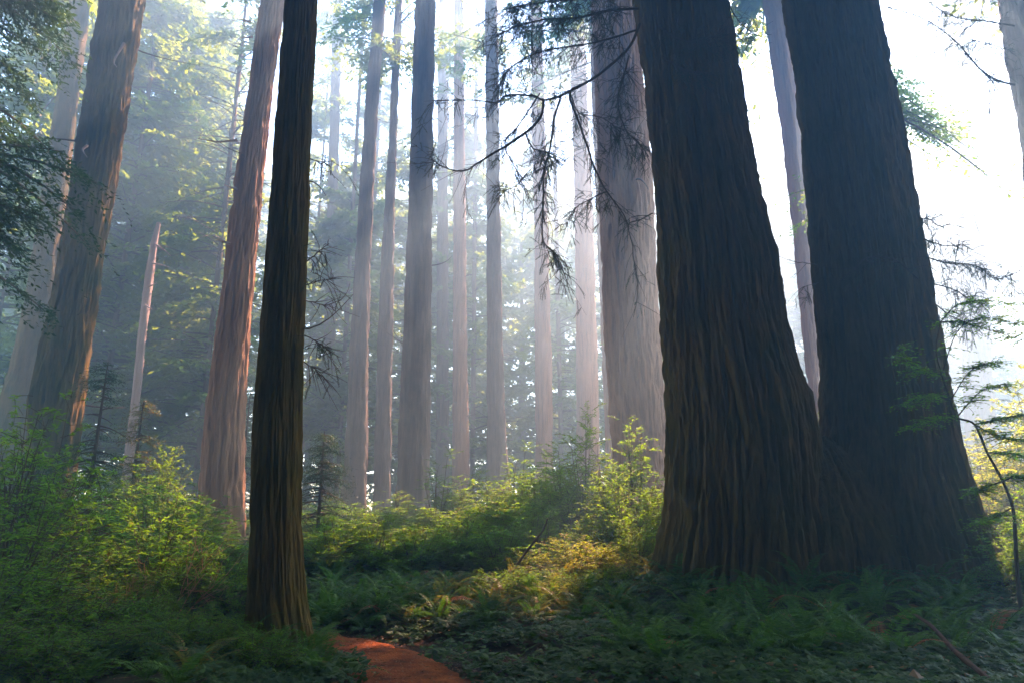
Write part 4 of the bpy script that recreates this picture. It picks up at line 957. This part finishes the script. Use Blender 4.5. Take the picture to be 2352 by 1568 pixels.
def sapling():
    d = 9.0
    g = float(gz(*on_ground(2340, 1420)[:2])); 
    pts = [at(2342, 1400, d), at(2338, 1334, d), at(2332, 1230, d), at(2326, 1164, d), at(2303, 1104, d - .05), at(2268, 1039, d - .1), at(2238, 974, d - .15), at(2198, 957, d - .2), at(2183, 919, d - .2), at(2163, 859, d - .2), at(2150, 800, d - .2), at(2160, 740, d - .25)]
    x0, y0 = pts[0][0], pts[0][1]
    pts[0][2] = float(gz(x0, y0)) - 0.1
    org = np.array([x0, y0, float(gz(x0, y0))])
    t = thing('crooked_sapling', org, 'thin crooked sapling with leafy level sprays beside the twin redwood', 'tree')
    P = catmull(np.array(pts), 8); mb = MB(); tt = np.linspace(0, 1, len(P)); mb.tube(P, 0.024 * (1 - 0.75 * tt) * (1 + 0.3 * (vnoise(tt * 30, tt * 0, seed=2) - 0.5)), 8); mb.build('trunk', M['twig'], t, org)
    lf, st = MB(), MB(); rng = np.random.default_rng(91)
    arms = [((2163, 859), (2110, 850), (2060, 800)), ((2163, 859), (2200, 760), (2260, 730), (2340, 745)), ((2160, 740), (2200, 740), (2280, 760), (2350, 780)), ((2198, 957), (2250, 900), (2310, 880)), ((2198, 957), (2140, 960), (2090, 985)), ((2238, 974), (2300, 960), (2352, 950)),
            ((2238, 974), (2290, 1000), (2350, 1010)), ((2183, 919), (2130, 905), (2080, 930)), ((2268, 1039), (2320, 1040), (2360, 1050)), ((2303, 1104), (2260, 1120), (2240, 1130)), ((2303, 1104), (2345, 1090), (2370, 1100)), ((2326, 1164), (2280, 1190), (2250, 1200)), ((2183, 919), (2230, 850), (2290, 830)), ((2160, 740), (2200, 700), (2260, 690), (2330, 700))]
    for k, ar in enumerate(arms):
        dd = np.linspace(0, 1, len(ar)) * rng.normal(0, 0.35)
        Q = catmull(np.array([at(x, y, d - 0.18 + e) for (x, y), e in zip(ar, dd)]), 7)
        st.tube(Q, np.linspace(0.01, 0.003, len(Q)), 4)
        for j in range(70):
            i = int(rng.integers(3, len(Q)))
            a = rng.uniform(0, 6.28); ln = rng.uniform(0.1, 0.28)
            dv = nrm(np.array([math.cos(a), math.sin(a), rng.normal(0, 0.25)])); s = np.linspace(0, 1, 9)[:, None]
            W = Q[i] + dv * ln * s + np.array([0, 0, -0.2]) * ln * s * s
            st.tube(W[::3], 0.0025, 3)
            n = 9; la = a + np.where(np.arange(n) % 2 == 0, 1, -1) * rng.uniform(0.5, 1.1, n)
            L = 0.05 * rng.uniform(0.7, 1.2, n)
            lf.leaves(W, np.stack([np.cos(la), np.sin(la), rng.normal(-0.1, 0.2, n)], -1), np.array([0, 0, 1.0]) + rng.normal(0, 0.35, (n, 3)), L, L * 0.42, fold=0.15)
    st.build('branch', M['twig'], t, org); lf.build('foliage', M['shrub_a'], t, org, smooth=False)
sapling()

# ------------------------------------------------------------------ haze
def haze():
    m = bpy.data.materials.new('morning_fog'); m.use_nodes = True
    nt = m.node_tree; nt.nodes.clear()
    out = nt.nodes.new('ShaderNodeOutputMaterial'); v = nt.nodes.new('ShaderNodeVolumePrincipled')
    v.inputs['Color'].default_value = (0.45, 0.78, 1.0, 1)
    v.inputs['Density'].default_value = 0.0125
    v.inputs['Anisotropy'].default_value = 0.66
    v.inputs['Absorption Color'].default_value = (0.15, 0.15, 0.15, 1)
    v.inputs['Density Attribute'].default_value = ''
    v.inputs['Emission Strength'].default_value = 0
    nt.links.new(v.outputs['Volume'], out.inputs['Volume'])
    x0, x1, y0, y1, z0, z1 = -101, 101, -39, 161, -2.5, HTOP + 2
    c = np.array([[x, y, z] for z in (z0, z1) for y in (y0, y1) for x in (x0, x1)], float)
    Q = [[0, 2, 3, 1], [4, 5, 7, 6], [0, 1, 5, 4], [2, 6, 7, 3], [0, 4, 6, 2], [1, 3, 7, 5]]
    me = bpy.data.meshes.new('haze'); me.from_pydata([tuple(p) for p in c], [], Q); me.materials.append(m)
    o = bpy.data.objects.new('haze', me); COL.objects.link(o); o['kind'] = 'stuff'
haze()

# ------------------------------------------------------------------ light, sky, camera
sun = bpy.data.lights.new('sun', 'SUN'); sun.energy = 5.0; sun.angle = R(0.5); sun.color = (1.0, 0.64, 0.53)
so = bpy.data.objects.new('sun', sun); COL.objects.link(so)
so.rotation_euler = Vector(SUN).to_track_quat('Z', 'Y').to_euler(); so.location = (20, 30, 60)
w = bpy.data.worlds.new('World'); SC.world = w; w.use_nodes = True
nt = w.node_tree; nt.nodes.clear()
wo = nt.nodes.new('ShaderNodeOutputWorld'); bg = nt.nodes.new('ShaderNodeBackground'); sk = nt.nodes.new('ShaderNodeTexSky')
sk.sky_type = 'NISHITA'; sk.sun_disc = False; sk.sun_elevation = R(SUN_EL); sk.sun_rotation = R(SUN_AZ); sk.ozone_density = 2.5; sk.dust_density = 0.0; sk.air_density = 1.0
bg.inputs['Strength'].default_value = 0.15
nt.links.new(sk.outputs[0], bg.inputs[0]); nt.links.new(bg.outputs[0], wo.inputs[0])

cam = bpy.data.cameras.new('camera'); cam.lens = 24; cam.sensor_width = 36; cam.clip_end = 500; cam.clip_start = 0.05
co = bpy.data.objects.new('camera', cam); COL.objects.link(co)
co.location = (0, 0, CAMZ); co.rotation_euler = (R(90 + TILT), 0, 0)
SC.camera = co
SC.view_settings.view_transform = 'Standard'; SC.view_settings.look = 'None'
SC.view_settings.exposure = 3.3; SC.view_settings.gamma = 1.0
SC.cycles.use_denoising = True
try:
    SC.cycles.denoiser = 'OPENIMAGEDENOISE'; SC.cycles.denoising_input_passes = 'RGB_ALBEDO_NORMAL'; SC.cycles.denoising_prefilter = 'NONE'
except Exception:
    pass
SC.cycles.max_bounces = 5; SC.cycles.diffuse_bounces = 3; SC.cycles.glossy_bounces = 2; SC.cycles.transmission_bounces = 3; SC.cycles.volume_bounces = 0
SC.cycles.sample_clamp_indirect = 6.0
